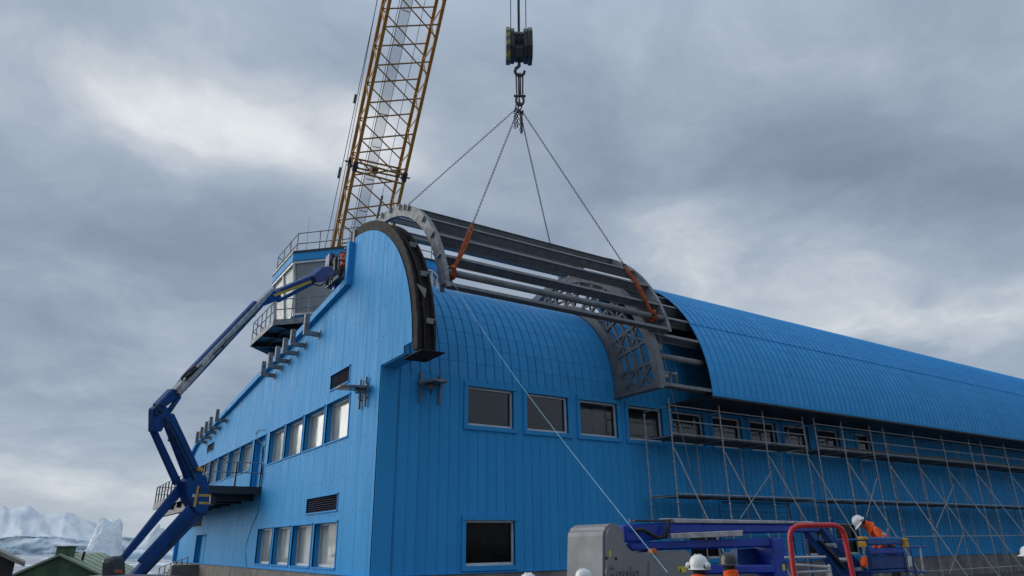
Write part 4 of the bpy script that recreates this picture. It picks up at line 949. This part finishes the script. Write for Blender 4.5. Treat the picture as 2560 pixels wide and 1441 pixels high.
# basket
bx0, bx1 = ony(2165, 1400, YL+.1).x, ony(2256, 1400, YL+.1).x; bz = lambda py: ony(2210, py, YL+.1).z
byA, byB = YL+.0, YL+1.5
MB().box((bx0, byA, bz(1363)), (bx1, byA+.12, bz(1343))).build('basket_top_rail', mat('faded_blue_pad', (.012, .10, .30), .6), sb, bevel=.03)
MB().box((bx0+.03, byA+.01, bz(1387)), (bx1, byA+.11, bz(1370))).build('basket_pad', LIFTB2, sb, bevel=.03)
MB().box((bx0+.05, byA+.03, bz(1425)), (bx1-.04, byA+.12, bz(1389))).build('control_console', LIFTB, sb, bevel=.03)
MB().box((bx0-.02, byA, .72), (bx1+.05, byB, .80)).build('basket_floor', STEELD, sb)
for xx in (bx0+.02, bx1-.02):
    for yy in (byA+.05, byB-.05): MB().tube((xx, yy, .75), (xx, yy, bz(1347)), .03, 6).build('basket_post', LIFTB, sb)
for yy in (byA+.05, byB-.05): MB().tube((bx0, yy, 1.3), (bx1, yy, 1.3), .028, 6).build('basket_rail', LIFTB, sb)
for xx in (bx0+.02, bx1-.02):
    for zz in (1.3, bz(1349)): MB().tube((xx, byA, zz), (xx, byB, zz), .028, 6).build('basket_rail', LIFTB, sb)
for (a, c, d_, e_) in ((2150, 1342, 2163, 1350), (2153, 1354, 2159, 1369), (2255, 1346, 2264, 1353), (2259, 1354, 2265, 1369)):
    p, q = ony(a, e_, byA), ony(d_, c, byA); MB().box((p.x, byA-.06, p.z), (q.x, byA+.06, q.z)).build('rail_clamp', YEL, sb, bevel=.012)
for (a, c, d_, e_, mt_2) in ((2256, 1367, 2312, 1368, LIFTB2), (2256, 1428, 2320, 1431, LIFTB2), (2275, 1372, 2290, 1440, LIFTB), (2300, 1368, 2308, 1430, ALU)):
    MB().tube(ony(a, c, byA+.1), ony(d_, e_, byA+.1), .022, 6).build('basket_tube', mt_2, sb)
spl('tag_plate', [(2271, 1391), (2279, 1391), (2281, 1416), (2273, 1417)], .01, mat('tag_white', (.55, .57, .56), .5), 0, byA+.05)
spl('fluorescent_bag', [(2163, 1391), (2170, 1392), (2172, 1417), (2163, 1419), (2160, 1410)], .1, ORANGE, .02, byA-.1)
MB().box((-.4, -12.9, .5), (4.4, -11.2, .95)).build('chassis', LIFTB2, sb, bevel=.05)
MB().lathe([(.75, .95), (.75, 1.08)], (1.8, -12.05, 0), 20).build('slew_ring', STEELD, sb)
for xx in (.35, 3.6):
    for yy in (-13.0, -11.1): wheel(sb, xx, yy, .5, 1)

# ------------------------------------------------------------------ red hoop and trestle
hd = V((FW.x, FW.y, 0)).normalized()
Hq = lambda px, py, d: onplane(V((CP.x, CP.y, 0))+hd*d, hd, px, py)
hp_ = [Hq(*p, 7.0) for p in ((1986, 1441), (1979, 1385), (1975, 1345), (1976, 1332), (1981, 1322), (1992, 1316), (2006, 1314), (2080, 1313), (2092, 1315), (2103, 1322), (2110, 1335), (2118, 1372), (2133, 1441))]
ext = lambda p, q: q+(q-p)*((q.z-.02)/(p.z-q.z))
hp_ = [ext(hp_[1], hp_[0])]+hp_+[ext(hp_[-2], hp_[-1])]
rh = thing('guard_hoop', 'red bent tube guard hoop standing in front of the stowed lift', 'guard rail', (hp_[0].x, hp_[0].y, 0))
MB().path(hp_, .024, 10).build('hoop', RED, rh, smooth=True)
for p in (hp_[0], hp_[-1]): MB().beam(p+hd*.35, p-hd*.35, .06, .04).build('foot', RED, rh)
MB().tube(hp_[0].lerp(hp_[1], .35), hp_[-1].lerp(hp_[-2], .35), .02, 8).build('cross_tube', RED, rh)
tr = thing('trestle', 'light aluminium trestle frame seen through the red hoop', 'trestle', tuple(Hq(2028, 1600, 10.0)*1))
tq = lambda px, py: Hq(px, py, 10.2)
for a, c in (((1962, 1394), (2064, 1393)), ((1985, 1412), (2072, 1418)), ((1984, 1432), (2075, 1428)), ((2000, 1470), (2090, 1466))): MB().tube(tq(*a), tq(*c), .017, 6).build('rail', ALU, tr)
for px in (1985, 2073):
    p = tq(px, 1413); MB().tube((p.x, p.y, .02), p, .02, 6).build('leg', ALU, tr); MB().tube((p.x+hd.x*.8, p.y+hd.y*.8, .02), p, .02, 6).build('leg', ALU, tr)

# ------------------------------------------------------------------ people
def person(label, loc, yaw, hgt=1.76, helmet=HELM, muffs=True, lean=0, arms='down', target=None, text=None):
    k = hgt/1.76
    J = [(0,0,.95,.155,.12), (0,.0,1.12,.15,.115), (0,.005,1.32,.175,.125), (0,-.005,1.46,.10,.085), (0,.0,1.53,.062,.062), (0,.012,1.60,.06,.06)]
    E_ = [(0,1),(1,2),(2,3),(3,4),(4,5)]
    hands = []
    for s_ in (-1, 1):
        n = len(J)
        el, wr = ((s_*.30,-.05,1.14), (s_*.29,.10,.92))
        if arms == 'rope' and s_ < 0: el, wr = ((-.34, .06, 1.20), (-.36, .30, 1.22))
        if arms == 'work': el, wr = ((s_*.28, .12, 1.16), (s_*.16, .36, 1.12))
        J += [(s_*.185,0,1.425,.085,.085), (*el,.058,.058), (*wr,.045,.045), (s_*.10,0,.90,.115,.12), (s_*.115,.025,.50,.082,.085), (s_*.12,-.02,.12,.06,.062), (s_*.125,.13,.055,.052,.045)]
        E_ += [(2,n),(n,n+1),(n+1,n+2),(0,n+3),(n+3,n+4),(n+4,n+5),(n+5,n+6)]
        hands.append((n+1, n+2))
    R1 = Matrix.Rotation(-lean, 3, 'X'); pv = V((0, 0, .98))
    def bend(p): p = V(p[:3]); return pv+R1@(p-pv) if p.z > .99 or (arms != 'down' and p.z > .95) else p
    Q = [bend(j) for j in J]
    me = bpy.data.meshes.new('body'); me.from_pydata([tuple(q) for q in Q], E_, [])
    o = bpy.data.objects.new('body', me); COL.objects.link(o)
    md = o.modifiers.new('skin', 'SKIN'); md.use_smooth_shade = True; md.branch_smoothing = .6
    sv = me.skin_vertices[0].data if me.skin_vertices else None
    if sv is None:
        bm = bmesh.new(); bm.from_mesh(me); bm.verts.layers.skin.verify(); bm.to_mesh(me); bm.free(); sv = me.skin_vertices[0].data
    for i, j in enumerate(J): sv[i].radius = (j[3], j[4]); sv[i].use_root = (i == 0)
    ss = o.modifiers.new('sub', 'SUBSURF'); ss.levels = 2; ss.render_levels = 2
    dg = bpy.context.evaluated_depsgraph_get(); em = bpy.data.meshes.new_from_object(o.evaluated_get(dg)); bpy.data.objects.remove(o)
    # head with face, part of the same mesh
    hb = MB(); n, r_ = 18, 14; hc = Q[5]+R1@V((0, .012, .085))
    def hp2(th, ph):
        x_, y_, z_ = sin(th)*sin(ph), sin(th)*cos(ph), cos(th)
        rx, ry, rz = .076, .098, .122
        if z_ < 0: rx *= 1-.22*z_*z_; ry *= 1-.10*z_*z_
        q = V((x_*rx, y_*ry, z_*rz))
        if y_ > .8: q.y += .022*max(0, 1-abs(x_)/.20)*max(0, 1-abs(z_+.12)/.30)             # nose
        if y_ > .7: q.y -= .010*max(0, 1-abs(abs(x_)-.36)/.22)*max(0, 1-abs(z_-.05)/.16)     # eye sockets
        if y_ > .7: q.y += .006*max(0, 1-abs(x_)/.35)*max(0, 1-abs(z_+.50)/.10)              # lips
        if y_ > .6: q.y += .010*max(0, 1-abs(x_)/.4)*max(0, 1-abs(z_+.82)/.2)                # chin
        if abs(x_) > .85: q.x += math.copysign(.018, x_)*max(0, 1-abs(z_+.05)/.32)*max(0, 1-abs(y_+.05)/.35)  # ears
        return hc+R1@q
    hb.strip([[hp2(.04+3.06*i/r_, 2*pi*j/n) for j in range(n+1)] for i in range(r_+1)])
    bm = bmesh.new(); bm.from_mesh(em)
    nbody = len(bm.faces); vs = [bm.verts.new(p) for p in hb.v]
    for f_ in hb.f:
        try: fc = bm.faces.new([vs[i] for i in f_]); fc.smooth = True; fc.material_index = 3
        except ValueError: pass
    bm.faces.ensure_lookup_table()
    inv = R1.inverted()
    for f_ in bm.faces[nbody:]:
        q = inv@(f_.calc_center_median()-hc)
        if q.y < .015 and q.z > -.085 and abs(q.x) < .085: f_.material_index = 1                # short dark hair
    for f_ in bm.faces[:nbody]:
        c = f_.calc_center_median(); u_ = pv+inv@(c-pv) if c.z > .99 else c; mi = 0
        if c.z < .13: mi = 4
        elif u_.z < .90 and abs(u_.x) < .235 and u_.y < .25: mi = 1
        elif u_.z > 1.515: mi = 3
        elif any(abs(u_.z-z_) < .028 for z_ in (1.02, 1.20)) or (abs(abs(u_.x)-.10) < .026 and u_.z > 1.2): mi = 2
        f_.material_index = mi; f_.smooth = True
    bmesh.ops.scale(bm, vec=(k, k, k), verts=bm.verts)
    bm.to_mesh(em); bm.free(); em.name = 'person'
    for a in (ORANGE, TROUS, REFL, SKIN, BLACK): em.materials.append(a)
    T = Matrix.Translation(V(loc)) @ Matrix.Rotation(yaw, 4, 'Z')
    em.transform(Matrix.Rotation(yaw, 4, 'Z'))
    P = link('person', em, None, None, loc); tag(P, label, 'person', 'workers in orange jackets')
    wp = lambda q: T @ (V(q)*k)
    def put(mb, nm, mt, par=P, smooth=True, bev=0): mb.v = [wp(p) for p in mb.v]; return mb.build(nm, mt, par, smooth=smooth, bevel=bev)
    # helmet
    hm = MB(); hz0 = .030; rr = [(1.22, -.012), (1.05, .0), (1.0, .02), (.985, .055), (.90, .10), (.70, .135), (.42, .153), (.05, .16)]
    n = 20
    def hv(r, z, j): a = 2*pi*j/n; yy = cos(a); ext_ = 1.0 if r < 1.04 else (1.18 if yy > .5 else .92); return hc+R1@(V((r*.118*sin(a), r*.142*yy*ext_, hz0+z)))
    hm.strip([[hv(r, z, j) for j in range(n+1)] for r, z in rr]); ho = put(hm, 'helmet', helmet)
    if helmet is HELM:
        rg = MB()
        for sx_ in (-.035, 0, .035): rg.path([hc+R1@V((sx_, .125*cos(t)*.98, hz0+.02+.142*sin(t))) for t in [.5+2.1*i/8 for i in range(9)]], .008, 5)
        put(rg, 'ridge', helmet, ho)
    if muffs:
        for s_ in (-1, 1):
            mf_ = MB(); c = hc+R1@V((s_*.120, -.05, .065)); ax = R1@V((s_, -.15, .35)).normalized(); sd = ax.cross(V((0, 1, 0))).normalized(); up_ = sd.cross(ax)
            prof = [(.0, .032), (.026, .030), (.038, .014), (.04, -.012), (.03, -.028), (0, -.028)]
            mf_.strip([[c+ax*h_+(sd*cos(2*pi*j/12)+up_*sin(2*pi*j/12)*1.25)*r for j in range(13)] for r, h_ in prof]); put(mf_, 'ear_defender', HELM if helmet is HELM else BLACK, ho)
            cu = MB(); cu.path([c-ax*.03+(sd*cos(2*pi*j/12)+up_*sin(2*pi*j/12)*1.25)*.037 for j in range(12)], .013, 5, closed=True); cu.path([c-ax*.02, hc+R1@V((s_*.128, -.01, .03)), hc+R1@V((s_*.11, .01, .01))], .010, 5); put(cu, 'muff_cushion', BLACK, ho)
    sn = MB(); 0 and sn.path([hc+R1@V((.075*s2*cos(t), -.06-.0*t, -.05-.09*sin(t)*.6)) for t, s2 in ((0, 1), (.8, 1), (1.6, 1), (2.4, 1), (3.14, 1))], .035, 6)
    co = MB(); co.strip([[Q[4]+R1@V((r_c*cos(a), r_c*.92*sin(a)-.012, z_c+.025*(-sin(a)))) for a in [2*pi*i/16 for i in range(17)]] for r_c, z_c in ((.155, -.085), (.135, -.04), (.108, .01), (.098, .06), (.102, .095), (.092, .098), (.085, .05))]); put(co, 'collar', ORANGE)
    # gloved hands, five fingers each
    for hi_, (ei, wi) in enumerate(hands):
        s_ = -1 if hi_ == 0 else 1; w_ = Q[wi]; d = (w_-Q[ei]).normalized(); sd = d.cross(V((0, 0, 1)))
        if sd.length < .2: sd = d.cross(V((0, 1, 0)))
        sd.normalize(); nr = sd.cross(d)
        gl = MB(); gl.beam(w_-d*.01, w_+d*.085, .06, .034, nr, .085, .03)
        for q_, (ofs, L) in enumerate(((-.033, .066), (-.011, .076), (.011, .072), (.033, .058))):
            b0 = w_+d*.08+sd*ofs; gl.path([b0, b0+d*L*.45-nr*.008, b0+d*L*.75-nr*.03, b0+d*L*.7-nr*.055], .0095, 6, r1=.007)
        t0 = w_+d*.025+sd*(.036*s_); gl.path([t0, t0+sd*(.022*s_)+d*.03-nr*.012, t0+sd*(.018*s_)+d*.055-nr*.035], .011, 6, r1=.008)
        put(gl, 'glove', RED if arms == 'rope' else BLACK, P, True)
    if text:
        me = text_mesh(text, .05, .001); t_ = hc+R1@V((.0, -.134, hz0+.055)); M_ = T @ Matrix.Translation(t_*k) @ Matrix.Rotation(rad(-22), 4, 'X') @ Matrix.Rotation(pi/2, 4, 'X'); M_ = M_
        xs = [v.co.x for v in me.vertices]; cx_ = (min(xs)+max(xs))/2
        for v in me.vertices: v.co = M_ @ V((v.co.x-cx_, v.co.y, v.co.z)) - ho.location
        link('helmet_lettering', me, BLACK, ho, ho.location)
    return P
FY = math.atan2(-FW.x, FW.y)                          # facing away from the camera
def at(px, d, z): p = CP+ray(px, 1362)*d; return (p.x, p.y, z)
person('worker seen from behind in white helmet with raised ear defenders, holding the blue rope', at(1741, 8.4, 0), FY-.5, 1.69, HELM, True, 0, 'rope')
person('worker seen from behind in a dark helmet beside the grey engine cover', at(1818, 9.4, 0), FY+.15, 1.70, HELMD, False)
person('worker whose lettered white helmet top shows left of the engine cover', at(1455, 8.3, 0), FY-.3, 1.565, HELM, False, 0, 'down', None, 'GA')
person('worker whose plain white helmet top just shows below the blue wall', at(1320, 8.0, 0), FY+.2, 1.535, HELM, False)
pb = ony(2200, 1400, YL+.75); person('worker in orange jacket and white helmet bending over in the lift basket', (pb.x+.20, pb.y-.2, .93), rad(48), 1.74, HELM, True, rad(52), 'work')
person('worker in white helmet cut off by the right edge of the picture', at(2572, 12, 0), FY+.8, 1.70, HELM, False)
person('worker in orange standing in the raised basket by the gable notch', (BKX+.18, y0+.25, z0), rad(200), 1.70, HELMD, False, .2, 'work')
pq = onx(880, 612, .35); person('worker just showing behind the end of the steel fin', (.9, 4.6, 12.02), rad(150), 1.72, mat('orange_helmet', (.75, .10, .02), .4), False, .1)
